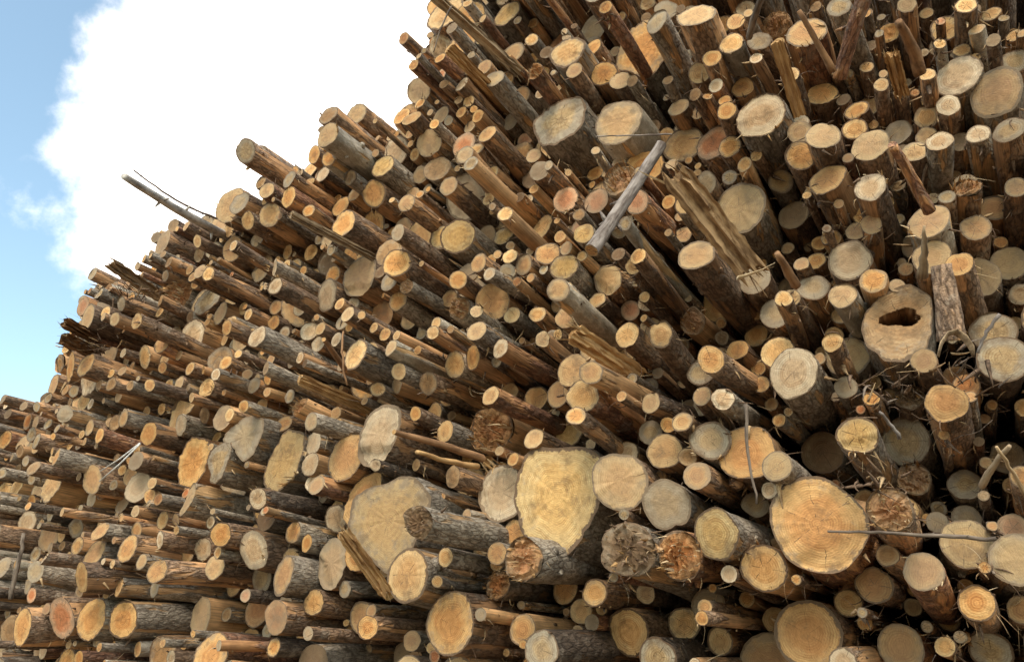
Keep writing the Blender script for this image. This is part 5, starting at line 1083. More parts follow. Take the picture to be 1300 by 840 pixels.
 (-5.92,3.94,3.23,0.029),(-7.41,4.08,3.93,0.027),(0.06,4.19,2.38,0.025),(-3.22,4.3,6.04,0.025),(-3.83,4.4,4.04,0.034),(-5.46,4.13,4.5,0.028),
 (-3.22,3.94,3.22,0.033),(-0.48,4.11,2.92,0.029),(-3.96,3.75,5.68,0.032),(-6.2,3.94,5.22,0.03),(-1.69,4.06,2.74,0.023),(-1.07,4.2,4.58,0.024),
 (-0.72,3.71,2.01,0.023),(-1.01,4.17,5.35,0.024),(-0.79,4.34,3.87,0.03),(-3.72,3.62,3.56,0.031),(-2.05,4.25,5.66,0.028),(-0.19,4.27,2.31,0.025),
 (-5.65,3.71,2.39,0.026),(-0.42,3.95,4.03,0.029),(-7.67,4.33,4.71,0.028),(-1.95,3.89,6.32,0.022),(-4.43,3.86,3.0,0.026),(-0.09,4.18,1.99,0.034),
 (-1.51,3.6,4.48,0.029),(-3.81,4.31,3.45,0.023),(-2.76,3.61,3.46,0.029),(0.25,4.39,4.79,0.032),(-2.26,4.03,3.57,0.023),(-5.0,4.11,4.48,0.028),
 (-2.16,4.36,1.96,0.022),(-4.79,4.39,5.06,0.024),(-5.83,3.91,2.75,0.026),(-4.8,3.82,4.19,0.032),(-2.35,3.87,4.14,0.03),(-4.62,3.77,1.87,0.025),
 (-3.72,4.16,5.77,0.028),(-4.96,4.36,5.05,0.027),(-6.46,3.78,4.87,0.025),(-4.99,4.29,4.75,0.033),(-5.72,4.25,3.98,0.03),(-6.45,4.09,1.85,0.027),
 (-3.65,3.81,2.8,0.032),(-5.38,3.99,4.95,0.023),(-1.79,3.85,5.69,0.032),(0.06,3.81,2.19,0.022),(0.08,4.04,3.09,0.022),(-3.29,4.26,5.41,0.025),
 (-3.19,4.2,5.11,0.025),(-0.58,3.87,5.32,0.028),(-5.73,3.93,1.69,0.033),(-1.28,4.37,5.33,0.026),(-5.18,4.07,4.82,0.022),(-0.43,4.2,5.11,0.03),
 (-7.57,4.36,4.82,0.024),(-4.54,3.86,5.26,0.023),(-7.35,4.0,4.67,0.025),(-1.06,4.19,2.82,0.029),(-2.58,3.65,2.09,0.034),(-1.88,4.01,5.92,0.028),
 (-2.96,4.26,5.26,0.031),(-6.71,3.63,1.83,0.029),(0.1,4.2,2.53,0.028),(-4.4,3.9,2.7,0.022),(-5.04,3.87,1.82,0.028),(-5.3,3.75,2.79,0.025),
 (-1.62,4.0,4.59,0.024),(-3.91,3.61,2.59,0.025),(-0.06,4.14,3.59,0.024),(-4.74,3.88,2.7,0.023),(-2.73,4.04,3.73,0.029),(-0.0,3.63,5.12,0.026),
 (-0.28,3.82,3.84,0.026),(-1.89,3.83,5.41,0.023),(-0.98,3.83,5.41,0.024),(-6.89,4.19,2.57,0.03),(-5.05,4.17,5.13,0.026),(-5.21,4.25,3.34,0.027),
 (-0.92,3.62,5.82,0.023),(-0.19,3.74,4.04,0.029),(-1.35,3.89,2.07,0.026),(0.65,3.98,4.76,0.026),(-4.96,3.77,2.57,0.032),(0.18,4.03,4.51,0.023),
 (-2.17,3.97,4.11,0.025),(-8.55,4.24,3.45,0.027),(0.37,3.9,4.81,0.024),(-1.89,4.25,2.86,0.024),(0.09,4.11,2.61,0.023),(-6.64,3.62,4.42,0.024),
 (-1.96,3.64,6.25,0.027),(-1.37,3.92,2.58,0.029),(-5.46,4.24,5.37,0.034),(-0.28,4.24,1.83,0.027),(-2.65,3.82,5.01,0.023),(-5.25,4.16,5.2,0.024),
 (-3.27,4.15,6.5,0.028),(-6.23,3.99,1.84,0.022),(-6.84,4.26,3.84,0.03),(0.05,4.06,5.17,0.028),(-6.15,4.34,3.72,0.024),(-0.4,4.25,3.61,0.024),
 (0.09,3.71,2.71,0.025),(-4.07,4.37,3.67,0.022),(0.42,4.17,4.78,0.027),(-1.85,3.72,3.41,0.031),(-2.78,4.2,3.82,0.024),(-1.18,4.01,2.02,0.022),
 (-0.43,3.89,3.98,0.025),(-6.52,3.98,2.91,0.027),(-0.87,4.2,2.78,0.027),(-1.18,3.81,3.93,0.023),(-1.03,4.2,5.02,0.024),(-5.78,3.85,2.57,0.029),
 (-4.37,4.02,5.09,0.025),(-4.22,4.05,3.24,0.028),(-2.89,3.77,4.17,0.023),(-7.31,4.08,3.07,0.022),(-1.27,4.39,3.78,0.027),(-1.34,3.75,3.41,0.023),
 (-1.12,4.18,4.63,0.026),(-2.59,3.71,3.6,0.026),(-4.23,3.66,1.79,0.033),(-7.87,3.73,3.53,0.022),(-6.22,4.12,2.85,0.024),(-2.13,3.74,3.83,0.033),
 (-4.59,4.37,3.57,0.031),(-4.31,4.05,5.48,0.025),(-4.56,3.98,3.94,0.033),(-4.69,4.27,2.23,0.025),(-2.05,4.28,1.85,0.033),(-1.29,3.7,4.32,0.026),
 (-3.33,4.35,2.03,0.025),(-1.38,4.37,5.3,0.024),(-5.63,3.95,3.22,0.023),(-4.0,3.68,2.6,0.027),(-6.12,4.1,2.82,0.023),(-0.36,3.91,2.78,0.023),
 (-0.76,4.28,2.88,0.024),(-0.85,3.73,4.7,0.028),(-4.66,4.22,5.79,0.033),(-1.12,3.6,1.86,0.032),(-1.89,3.72,6.05,0.027),(-1.81,4.22,4.7,0.028),
 (-7.42,3.95,3.87,0.023),(-2.1,3.74,1.77,0.023),(-0.18,3.98,4.78,0.027),(-0.7,3.98,2.84,0.023),(-3.56,4.19,4.27,0.022),(-3.84,4.2,4.68,0.023),
 (-1.5,3.7,2.36,0.028),(-5.2,4.32,3.4,0.032),(-4.37,4.29,4.29,0.024),(-4.11,4.05,4.78,0.024),(-1.22,4.37,5.04,0.026),(-3.6,4.35,1.78,0.027),
 (-5.75,4.25,5.23,0.025),(-6.63,4.16,5.24,0.027),
]

# ---------------------------------------------------------------- mesh helpers


def set_attrs(me, lp, seed, rr=None, rad=None):
    n = len(me.vertices)
    a = me.attributes.new('lp', 'FLOAT_VECTOR', 'POINT')
    a.data.foreach_set('vector', np.ascontiguousarray(lp, dtype=np.float32).ravel())
    for nm, v in (('seed', seed), ('rr', rr), ('rad', rad)):
        if v is None:
            continue
        b = me.attributes.new(nm, 'FLOAT', 'POINT')
        b.data.foreach_set('value', np.broadcast_to(np.asarray(v, dtype=np.float32), (n,)).copy())


def mesh(name, V, Fc, mat, seed=0.0, lp=None, rr=None, rad=None, smooth=True, mats=None, mi=None):
    me = bpy.data.meshes.new(name)
    me.from_pydata([tuple(v) for v in np.asarray(V, float)], [], [tuple(int(i) for i in q) for q in Fc])
    if mats:
        for m in mats:
            me.materials.append(m)
        me.polygons.foreach_set('material_index', np.asarray(mi, dtype=np.int32))
    else:
        me.materials.append(mat)
    if smooth:
        me.polygons.foreach_set('use_smooth', np.ones(len(me.polygons), dtype=bool))
    set_attrs(me, V if lp is None else lp, seed, rr, rad)
    me.update()
    return me


def link(name, me, parent=None):
    o = bpy.data.objects.new(name, me)
    COL.objects.link(o)
    if parent is not None:
        o.parent = parent
    return o


def tag(o, label, cat, group=None, kind=None):
    o['label'] = label
    o['category'] = cat
    if group:
        o['group'] = group
    if kind:
        o['kind'] = kind


def fnoise(x, k=4, amp=1.0, per=True):
    """smooth periodic noise over angle array x"""
    s = np.zeros_like(x)
    for h in range(2, 2 + k):
        s += rng.normal() / (h - .6) ** 0.8 * np.cos(h * x + rng.uniform(0, 6.28))
    return amp * s


def resample(poly, n):
    p = np.array(poly, float)
    a = 0.5 * ((p[:, 0] * np.roll(p[:, 1], -1)) - (np.roll(p[:, 0], -1) * p[:, 1])).sum()
    if a < 0:
        p = p[::-1]
    m = len(p)
    out = []
    for i in range(m):
        p0, p1, p2, p3 = p[i - 1], p[i], p[(i + 1) % m], p[(i + 2) % m]
        for t in np.linspace(0, 1, 8, endpoint=False):
            out.append(0.5 * (2 * p1 + (p2 - p0) * t + (2 * p0 - 5 * p1 + 4 * p2 - p3) * t * t + (3 * p1 - p0 - 3 * p2 + p3) * t ** 3))
    q = np.array(out)
    d = np.hypot(*(np.roll(q, -1, 0) - q).T)
    s = np.concatenate([[0], np.cumsum(d)])
    qq = np.vstack([q, q[:1]])
    u = np.linspace(0, s[-1], n, endpoint=False)
    return np.stack([np.interp(u, s, qq[:, 0]), np.interp(u, s, qq[:, 1])], 1)


def log_geometry(R, n, ys, outline=None, lump=0.02, taper=0.0, bend=0.0, tilt=(0, 0), rough=0.0):
    """bark skin of a log: rings along +Y starting at the cut; returns V, F, first ring"""
    th = np.linspace(0, 2 * math.pi, n, endpoint=False)
    if outline is None:
        o = 1 + fnoise(th, 6, lump)
        if random.random() < .45:
            o *= 1 + random.choice((-.13, -.08, .09)) * np.exp(-(((th - random.uniform(0.8, 5.4)) / random.uniform(.2, .5)) ** 2))
        ring = np.stack([R * o * np.cos(th), R * o * np.sin(th)], 1)
    else:
        ring = outline
    bx, bz = rng.normal() * bend, rng.normal() * bend
    V = []
    ph = rng.uniform(0, 6.28, 6)
    for y in ys:
        w = 1 + taper * y
        det = 0.5 * lump * (np.cos(3 * th + ph[0] + 2.1 * y) + np.cos(5 * th + ph[1] - 3.3 * y) + 0.7 * np.cos(2 * th + ph[2] + 7 * y)
                            + 0.8 * math.cos(5.1 * y + ph[3]))
        det = det + rng.normal(size=n) * rough * (.35 if y == 0 else 1)
        s = (w * (1 + det * (1.0 if y < .05 else 1.7)))[:, None]
        x = ring * s
        cy = tilt[0] * ring[:, 0] + tilt[1] * ring[:, 1]
        fade = max(0.0, 1 - y / 0.8)
        lip = rng.normal(size=n) * .022 * R if y == 0 else 0
        V.append(np.stack([x[:, 0] + bx * y * y, y + cy * fade + lip, x[:, 1] + bz * y * y], 1))
    V = np.concatenate(V)
    Fq = []
    for k in range(len(ys) - 1):
        a = k * n
        for i in range(n):
            j = (i + 1) % n
            Fq.append((a + i, a + j, a + n + j, a + n + i))
    Fq = [q[::-1] for q in Fq]
    return V, Fq, V[:n]


def face_geometry(first, R, style='', fr=(1.0, 0.95, 0.8, 0.55, 0.28), hole=None, hump=0.0):
    """cut end that closes the first ring; returns V, F, rr"""
    n = len(first)
    c = first.mean(0)
    V, rr = [], []
    jag = style in ('J', 'K', 'S')
    if jag:
        fr = (1.0, 0.93, 0.8, 0.66, 0.52, 0.38, 0.22)
        lean = rng.uniform(0, 6.28)
        band = rng.uniform(-.16, .16, 24) * R
    elif rng.uniform() < .16 and hole is None:
        step = (rng.uniform(0, 6.28), rng.uniform(.2, .7) * R, rng.uniform(.06, .18) * R)
    else:
        step = None
    for k, q in enumerate(fr):
        if hole is not None:
            t = 1 - (1 - q) / (1 - fr[-1])
            P = first * t + hole * (1 - t)
        else:
            P = c + (first - c) * q
        P = P.copy()
        amp = 0.006 * R
        if k > 0:
            P[:, 1] += rng.normal(size=n) * amp
            P[:, 1] -= hump * R * (1 - q * q)
        if jag:
            u = (P[:, 0] * math.cos(lean) + P[:, 2] * math.sin(lean)) / R
            v = (P[:, 2] * math.cos(lean) - P[:, 0] * math.sin(lean)) / R
            bi = np.clip((u * 5 + .6 * np.sin(3 * v + lean) + 12).astype(int), 0, 23)
            P[:, 1] += (band[bi] * (1 - .4 * v * v) + .28 * R * u) * (.5 if k == 0 else 1) + rng.normal(size=n) * .03 * R
        elif step is not None and k > 0:
            P[:, 1] += np.where(P[:, 0] * math.cos(step[0]) + P[:, 2] * math.sin(step[0]) > step[1], step[2], 0)
        V.append(P)
        rr.append(np.full(n, q))
    m = len(V)
    Fq = []
    for k in range(m - 1):
        a = k * n
        for i in range(n):
            j = (i + 1) % n
            Fq.append((a + i, a + j, a + n + j, a + n + i))
    if hole is None:
        V.append(np.array([[c[0], c[1] - hump * R + rng.normal() * 0.01 * R, c[2]]]))
        rr.append(np.array([0.0]))
        a = (m - 1) * n
        for i in range(n):
            Fq.append((a + i, a + (i + 1) % n, m * n))
    return np.concatenate(V), Fq, np.concatenate(rr)


def tube(path, radii, n=7, flat=1.0, cap=True, rough=0.0):
    """round or flattened stick along a list of points"""
    P = [Vector(p) for p in path]
    V, Fq = [], []
    up = Vector((0.13, 0.31, 0.94)).normalized()
    m = len(P)
    for i, p in enumerate(P):
        d = (P[min(i + 1, m - 1)] - P[max(i - 1, 0)]).normalized()
        a = d.cross(up)
        if a.length < 1e-3:
            a = d.cross(Vector((1, 0, 0)))
        a.normalize()
        b = a.cross(d).normalized()
        for k in range(n):
            t = 2 * math.pi * k / n
            r = radii[i] * (1 + random.gauss(0, rough))
            V.append(p + a * (math.cos(t) * r) + b * (math.sin(t) * r * flat))
    for i in range(m - 1):
        for k in range(n):
            j = (k + 1) % n
            Fq.append((i * n + k, i * n + j, (i + 1) * n + j, (i + 1) * n + k))
    if cap:
        Fq.append(tuple(range(n))[::-1])
        Fq.append(tuple(range((m - 1) * n, m * n)))
    return [tuple(v) for v in V], Fq


class Bag:
    """collects loose geometry into one mesh"""
    def __init__(self):
        self.V, self.F, self.lp, self.seed, self.rr, self.rad, self.mi, self.k = [], [], [], [], [], [], [], 0

    def add(self, V, Fq, seed, mi=0, lp=None, rr=1.0, rad=0.1):
        V = np.asarray(V, float)
        self.V.append(V)
        self.lp.append(V if lp is None else lp)
        n = len(V)
        self.seed.append(np.full(n, seed))
        self.rr.append(np.broadcast_to(np.asarray(rr, float), (n,)))
        self.rad.append(np.full(n, rad))
        self.F.extend(tuple(i + self.k for i in q) for q in Fq)
        self.mi.extend([mi] * len(Fq))
        self.k += n

    def build(self, name, mats, parent=None, smooth=True):
        c = np.concatenate
        me = mesh(name, c(self.V), self.F, None, c(self.seed), c(self.lp), c(self.rr), c(self.rad), smooth, mats, self.mi)
        return link(name, me, parent)


def blade(bag, root, d, length, width, curl=0.0, seed=0.0, mi=0, seg=3, side=None):
    """a thin splinter or bark shred with real thickness, 12-30 triangles"""
    root, d = Vector(root), Vector(d).normalized()
    s = Vector(side) if side is not None else d.cross(Vector((random.gauss(0, 1), random.gauss(0, 1), random.gauss(0, 1))))
    s.normalize()
    b = s.cross(d).normalized()
    V, Fq = [], []
    p, dd = root.copy(), d.copy()
    for k in range(seg + 1):
        w = width * (1 - (k / seg) ** 1.6 * 0.9)
        t = max(width * 0.22, 0.0008) * (1 - 0.7 * k / seg)
        V += [p - s * w * .5, p + b * t, p + s * w * .5, p - b * t]
        dd = (dd + b * curl * random.uniform(0.3, 1.4) / seg + Vector((0, 0, -0.12 * abs(curl) / seg))).normalized()
        b = s.cross(dd).normalized()
        p = p + dd * (length / seg)
    for k in range(seg):
        a = 4 * k
        for i in range(4):
            j = (i + 1) % 4
            Fq.append((a + i, a + j, a + 4 + j, a + 4 + i))
    Fq.append((0, 3, 2, 1))
    e = 4 * seg
    Fq.append((e, e + 1, e + 2, e + 3))
    bag.add([tuple(v) for v in V], Fq, seed, mi)


def place(V, x, y, z, a, b):
    """rotate by small yaw a and pitch b about the cut end, then move"""
    V = np.asarray(V, float)
    ca, sa, cb, sb = math.cos(a), math.sin(a), math.cos(b), math.sin(b)
    X, Y, Z = V[:, 0], V[:, 1], V[:, 2]
    Y1, Z1 = Y * cb - Z * sb, Y * sb + Z * cb
    return np.stack([X * ca - Y1 * sa + x, X * sa + Y1 * ca + y, Z1 + z], 1)


# ---------------------------------------------------------------- ground
t = NT('soil')
tcg = t.n('ShaderNodeTexCoord')
g1 = t.noise(tcg.outputs['Object'], 0.6, 6)
g2 = t.noise(tcg.outputs['Object'], 14.0, 6, 0.65)
t.l(t.mix(t.ramp(g2, 0.35, 0.7), t.mix(g1, (0.10, 0.068, 0.042), (0.17, 0.12, 0.075)), (0.23, 0.17, 0.11)), t.bsdf.inputs['Base Color'])
t.bsdf.inputs['Roughness'].default_value = 0.95
t.l(t.bump(g2, 0.05), t.bsdf.inputs['Normal'])
N = 60
gx = np.sign(np.linspace(-1, 1, N)) * np.abs(np.linspace(-1, 1, N)) ** 3 * 900
GV, GF = [], []
for j in range(N):
    for i in range(N):
        near = math.exp(-(gx[i] ** 2 + gx[j] ** 2) / 900.0)
        GV.append((gx[i], gx[j], -0.02 + 0.02 * near * rng.normal()))
for j in range(N - 1):
    for i in range(N - 1):
        GF.append((j * N + i, j * N + i + 1, (j + 1) * N + i + 1, (j + 1) * N + i))
ground = link('ground', mesh('ground', GV, GF, t.m))
ground['kind'] = 'structure'

# ---------------------------------------------------------------- the logs
YS_HI = [0, 0.025, 0.07, 0.14, 0.24, 0.36, 0.5, 0.66, 0.84, 1.05, 1.35, 1.8, 2.5, 3.6]
YS_LO = [0, 0.04, 0.15, 0.35, 0.65, 1.1, 1.9, 3.4]


def stub(bag, R, y, ang, seed, big):
    r = R * random.uniform(0.12, 0.26)
    d = Vector((math.cos(ang), -0.35 + random.gauss(0, .2), math.sin(ang)))
    p = Vector((math.cos(ang) * R * 0.93, y, math.sin(ang) * R * 0.93))
    ln = R * random.uniform(0.12, 0.3) + (0.05 if big else 0)
    V, Fq = tube([p, p + d * ln * .5, p + d * ln], [r * 1.3, r, r * 0.72], 7, 1, True, .06)
    bag.add(V, Fq, seed, 0)


def splinters(bag, R, count, length, seed, mi_choices=(0, 1), curl=.3):
    """fibres torn out along the grain, longest towards one side of the break"""
    lean = random.uniform(0, 6.28)
    for _ in range(count):
        a, q = random.uniform(0, 6.28), math.sqrt(random.random()) * 0.98
        w = 0.5 + 0.5 * math.cos(a - lean) * q
        p = (math.cos(a) * q * R, 0.22 * R * math.cos(a - lean) * q, math.sin(a) * q * R)
        d = (random.gauss(0, .13), -1, random.gauss(0, .13))
        ln = length * (.35 + 1.8 * w * w * random.random() ** 1.5)
        blade(bag, p, d, ln + .2 * R, R * random.uniform(0.03, 0.22) * random.choice((.3, .5, 1)), random.gauss(0, curl), seed + random.random(),
              random.choice(mi_choices), 3)


def make_log(x, y, z, R, code, style, outl, label):
    fc, bc = code[0], code[1]
    if code == 'yg' or outl in ('S_heart', 'S_long', 'S_giant'):
        fc = 'Y'
    if bc == 'o':
        bc = 'p'
    if bc == 'b' and x < -2.2 and z < 3.9 and random.random() < .5:
        bc = 'g'                      # the older, weathered logs lie at the left
    if label.startswith('biggest'):
        fc = 'o'
    seed = random.random() if not label.startswith('biggest') else .36
    if not outl:
        R *= 1.07
    big = R > 0.11
    n = 44 if R > 0.14 or outl else 30 if R > 0.08 else 22
    outline = resample(OUTLINES[outl], 52) if outl else None
    if outl:
        tq = np.linspace(0, 6.2832, 52, endpoint=False)
        outline = outline * (1 + sum(random.gauss(0, .006) * np.cos(hh * tq + random.uniform(0, 6.28)) for hh in range(4, 13)) * (1.6 if outl == 'S_hollow' else 1))[:, None]
    if outline is not None:
        n = 52
    tl = 0.30 if not outl else 0.05
    tilt = (random.gauss(0, tl * .6), random.gauss(0, tl * .6))
    V, Fq, first = log_geometry(R, n, YS_HI, outline, 0.022 if big else 0.027, random.gauss(0.008, 0.03), .028, tilt,
                                0.012 if bc in 'bgrd' else 0.005)
    o = link('log', mesh('log', V, Fq, BARK[bc], seed))
    o.location = (x, y, z)
    jit = 0.045 if R < 0.07 else 0.035 if R < 0.12 else 0.012
    o.rotation_euler = (random.gauss(0, jit), 0, random.gauss(0, jit))
    tag(o, label, 'log', 'cut logs stacked in the pile')
    if outl == 'S_hollow':
        th = np.linspace(0, 2 * math.pi, n, endpoint=False)
        hr = R * (0.37 + 0.06 * np.cos(2 * th + 0.4) + 0.05 * np.cos(3 * th) + 0.016 * rng.normal(size=n))
        ph = np.arctan2(first[:, 2], first[:, 0])
        hr = np.interp(ph, th - math.pi, hr, period=2 * math.pi)
        hole = np.stack([hr * 1.22 * np.cos(ph) + 0.08 * R, np.full(n, 0.03), hr * 0.82 * np.sin(ph) + 0.24 * R], 1)
        FV, FF, rr = face_geometry(first, R, '', (1.0, 0.95, 0.8, 0.6, 0.45), hole)
        link('cut_face', mesh('cut_face', FV, FF, FACE['b'], .36, None, rr, R), o)
        tv = [hole + np.array([0, d, 0]) for d in (0.0,)]
        HV, HF = [hole], []
        for k, d in enumerate((0.04, 0.12, 0.25, 0.5)):
            HV.append(np.stack([hole[:, 0] * (1 - .1 * k) + rng.normal(size=n) * .006, np.full(n, d) + rng.normal(size=n) * .01, (hole[:, 2] - .24 * R) * (1 - .1 * k) + .24 * R], 1))
        for k in range(4):
            for i in range(n):
                j = (i + 1) % n
                HF.append((k * n + i, k * n + j, (k + 1) * n + j, (k + 1) * n + i))
        HF.append(tuple(range(4 * n, 5 * n)))
        h = link('rotten_hole', mesh('rotten_hole', np.concatenate(HV), HF, M_ROT, seed), o)
        h['label'] = 'dark rotten hole in the log end'
        bag = Bag()
        for _ in range(45):
            i = random.randrange(n)
            p = hole[i]
            blade(bag, (p[0] * .98, random.uniform(.06, .22), p[2]), (-(p[0]) * 3 + random.gauss(0, .4), random.gauss(-.1, .4), -(p[2] - .3 * R) * 3 + random.gauss(0, .4)),
                  R * random.uniform(.04, .14), R * random.uniform(.04, .12), random.gauss(0, .6), random.random(), 0, 3)
        bag.build('crumbled_rot', [M_ROT], h)['kind'] = 'stuff'
    else:
        fr = (1.0, 0.95, 0.8, 0.55, 0.28) if R < .14 else (1.0, 0.96, 0.88, 0.74, 0.58, 0.4, 0.2)
        FV, FF, rr = face_geometry(first, R, style, fr, None, random.uniform(0, .05))
        f = link('cut_face' if not style else 'broken_end', mesh('cut_face', FV, FF, FACE['d' if style in ('K', 'S') else 'r' if style else fc], seed, None, rr, R, not style), o)
        if style:
            bag = Bag()
            mats = [M_SPLIT, M_PALE, M_SPLITGREY, M_STRIPD]
            if style == 'S':
                splinters(bag, R, 110, R * .5, seed, (0, 2, 3, 2, 3), .9)
            elif style == 'K':
                splinters(bag, R, 34, R * .55, seed, (3, 3, 3, 2), .9)
            else:
                splinters(bag, R, 70, R * .75, seed, (0, 0, 0, 1, 2), .25)
            bag.build('splinter_cluster', mats, o, False)['kind'] = 'stuff'
            f['label'] = 'broken splintered end'
        elif random.random() < 0.22 and R > .05:
            # a lip of torn wood left by the harvester
            bag = Bag()
            a0 = random.uniform(0, 6.28)
            for _ in range(random.randint(3, 8)):
                a = a0 + random.gauss(0, .35)
                blade(bag, (math.cos(a) * R * .95, 0, math.sin(a) * R * .95), (math.cos(a) * .4 + random.gauss(0, .3), -1, math.sin(a) * .4 + random.gauss(0, .3)),
                      R * random.uniform(.2, .7), R * random.uniform(.05, .16), random.gauss(0, .6), random.random(), random.choice((0, 1)), 3)
            bag.build('torn_fibres', [M_SPLIT, M_PALE], o, False)['kind'] = 'stuff'
    if bc in 'bgrl' and random.random() < 0.7 and not outl:
        for _ in range(random.randint(1, 4)):
            bag = Bag()
            stub(bag, R, random.uniform(0.06, 0.7), random.uniform(2.6, 6.8), seed, False)
            bag.build('branch_stub', [BARK[bc]], o)
    if random.random() < 0.35 and bc in 'brg':
        bag = Bag()
        a = random.uniform(3.0, 6.4)
        blade(bag, (math.cos(a) * R, random.uniform(.01, .25), math.sin(a) * R), (math.cos(a) * .7, random.gauss(-.2, .5), math.sin(a) * .7 - .4),
              random.uniform(.05, .16), random.uniform(.008, .03), random.gauss(0, 1.2), random.random(), 0, 4)
        bag.build('bark_strip', [random.choice((M_STRIP, M_STRIPD))], o)
    return o


REST = Bag()
REST_MATS = [BARK[k] for k in 'bgrlpd'] + [FACE[k] for k in 'yocwgbrdp']
BI = {k: i for i, k in enumerate('bgrlpd')}
FI = {k: 6 + i for i, k in enumerate('yocwgbrdp')}


def rest_log(x, y, z, R, fc, bc, style='', n=16, ys=YS_LO, outline=None):
    seed = random.random()
    tilt = (random.gauss(0, .12), random.gauss(0, .12))
    V, Fq, first = log_geometry(R, n, ys, outline, .022, random.gauss(0, .012), 0.003, tilt, .004)
    a, b = random.gauss(0, .03), random.gauss(0, .03)
    REST.add(place(V, x, y, z, a, b), Fq, seed, BI[bc], V, 1.0, R)
    FV, FF, rr = face_geometry(first, R, style, (1.0, 0.94, 0.7, 0.35))
    REST.add(place(FV, x, y, z, a, b), FF, seed, FI[fc], FV, rr, R)


for row in LOGS:
    x, y, z, R, code, style, outl, label = row
    if label:
        make_log(*row)
    else:
        rest_log(x, y, z, R, code[0], {'o': 'p'}.get(code[1], code[1]), style, 20)
for x, y, z, R in FILL:
    fc = random.choices('yocwgbrd', (30, 30, 3, 10, 14, 12, 4, 8))[0]
    bc = random.choices('bgrlpd', (40, 34, 10, 4, 5, 9) if x < -2.2 else (46, 22, 10, 5, 6, 10))[0]
    rest_log(x, y, z, R, fc, bc, 'J' if random.random() < .05 else '', 18 if R > .08 else 14)
rest = REST.build('stacked_logs', REST_MATS)
tag(rest, 'small and half-buried cut logs filling the gaps of the pile', 'logs', None, 'stuff')

# a second row of the stack behind the first closes the view between the logs
BACK = Bag()
zb, row_ = 0.16, 0
while zb < 6.4:
    r0 = 0.17
    for xb in np.arange(-4.5, 4.2, 0.34):
        if zb > 7.6 + xb * 0.55 + 1.2:
            continue
        seed = random.random()
        V, Fq, first = log_geometry(0.178, 12, [0, .5, 1.5, 3.2], None, .02, 0, 0.0, (0, 0), 0)
        xx = xb + (0.17 if row_ % 2 else 0)
        yy = 7.75 + random.uniform(0, .35)
        BACK.add(place(V, xx, yy, zb, 0, 0), Fq, seed, BI['b'], V)
        FV, FF, rr = face_geometry(first, .178, '', (1, .9, .4))
        BACK.add(place(FV, xx, yy, zb, 0, 0), FF, seed, FI['b'], FV, rr, .178)
    zb += 0.297
    row_ += 1
back = BACK.build('rear_logs', REST_MATS)
tag(back, 'second row of logs stacked deep behind the front ends', 'logs', None, 'stuff')

# ---------------------------------------------------------------- slabs, poles, branches and twigs


def at(px, py, Y):
    """point of the pile at depth Y that the photograph shows at pixel (px, py)"""
    r = FWD * 1000 + RGT * (px - 650) - UPV * (py - 420)
    return EYE + r * (Y / r.y)


def px_size(px, py, Y, s):
    a, b = at(px, py, Y), at(px, py + s, Y)
    r = FWD * 1000 + RGT * (px - 650) - UPV * (py - 420)
    return s * (Y / r.y)


def stick(name, label, cat, a, ya, b, yb, r0, r1, mat, n=9, seg=8, flat=1.0, wob=0.15, cut=None, group=None, rough=0.05, knots=0):
    """tapered stick from pixel a at depth ya to pixel b at depth yb, radii in pixels"""
    A, B = at(a[0], a[1], ya), at(b[0], b[1], yb)
    R0, R1 = px_size(a[0], a[1], ya, r0), px_size(b[0], b[1], yb, r1)
    L = (B - A).length
    w = Vector((random.gauss(0, 1), random.gauss(0, 1), random.gauss(0, 1))) * wob * max(R0, R1)
    pts, rad = [], []
    for i in range(seg + 1):
        t_ = i / seg
        pts.append((B - A) * t_ + w * math.sin(t_ * 3.14) + Vector((random.gauss(0, 1), 0, random.gauss(0, 1))) * R0 * (0.4 if r0 < 2.7 else 0.07 if r0 < 9 else 0.015))
        rad.append(R0 * (1 - t_) + R1 * t_)
    V, Fq = tube(pts, rad, n, flat, cut is None, rough)
    d_ = (B - A).normalized()
    s_ = d_.cross(Vector((.3, .2, .93))).normalized()
    rot = Matrix((s_, d_, s_.cross(d_))).transposed()
    lp = np.array([(Vector(p) @ rot)[:] for p in V])
    o = link(name, mesh(name, V, Fq, mat, random.random(), lp))
    o.location = A
    tag(o, label, cat, group)
    if cut is not None:
        first = np.array(V[:n])
        c = first.mean(0)
        FV = np.vstack([first, c + (first - c) * .6, c[None]])
        FF = [(i, n + i, n + (i + 1) % n, (i + 1) % n) for i in range(n)] + [(n + i, 2 * n, n + (i + 1) % n) for i in range(n)]
        d = np.array((B - A).normalized())
        lp = FV - c
        rr = np.concatenate([np.full(n, .93), np.full(n, .55), [0]])
        link('cut_face', mesh('cut_face', FV, FF, FACE[cut], random.random(), lp, rr, R0), o)
    for _ in range(knots):
        i = random.randint(1, seg - 1)
        bag = Bag()
        d = Vector((random.gauss(0, 1), random.gauss(0, .4), random.gauss(0, 1))).normalized()
        p = pts[i] + d * rad[i] * .6
        V2, F2 = tube([p, p + d * rad[i] * 1.2, p + d * rad[i] * 2.0], [rad[i] * .4, rad[i] * .28, rad[i] * .12], 6)
        bag.add(V2, F2, random.random())
        bag.build('twig_stub', [mat], o)
    return o


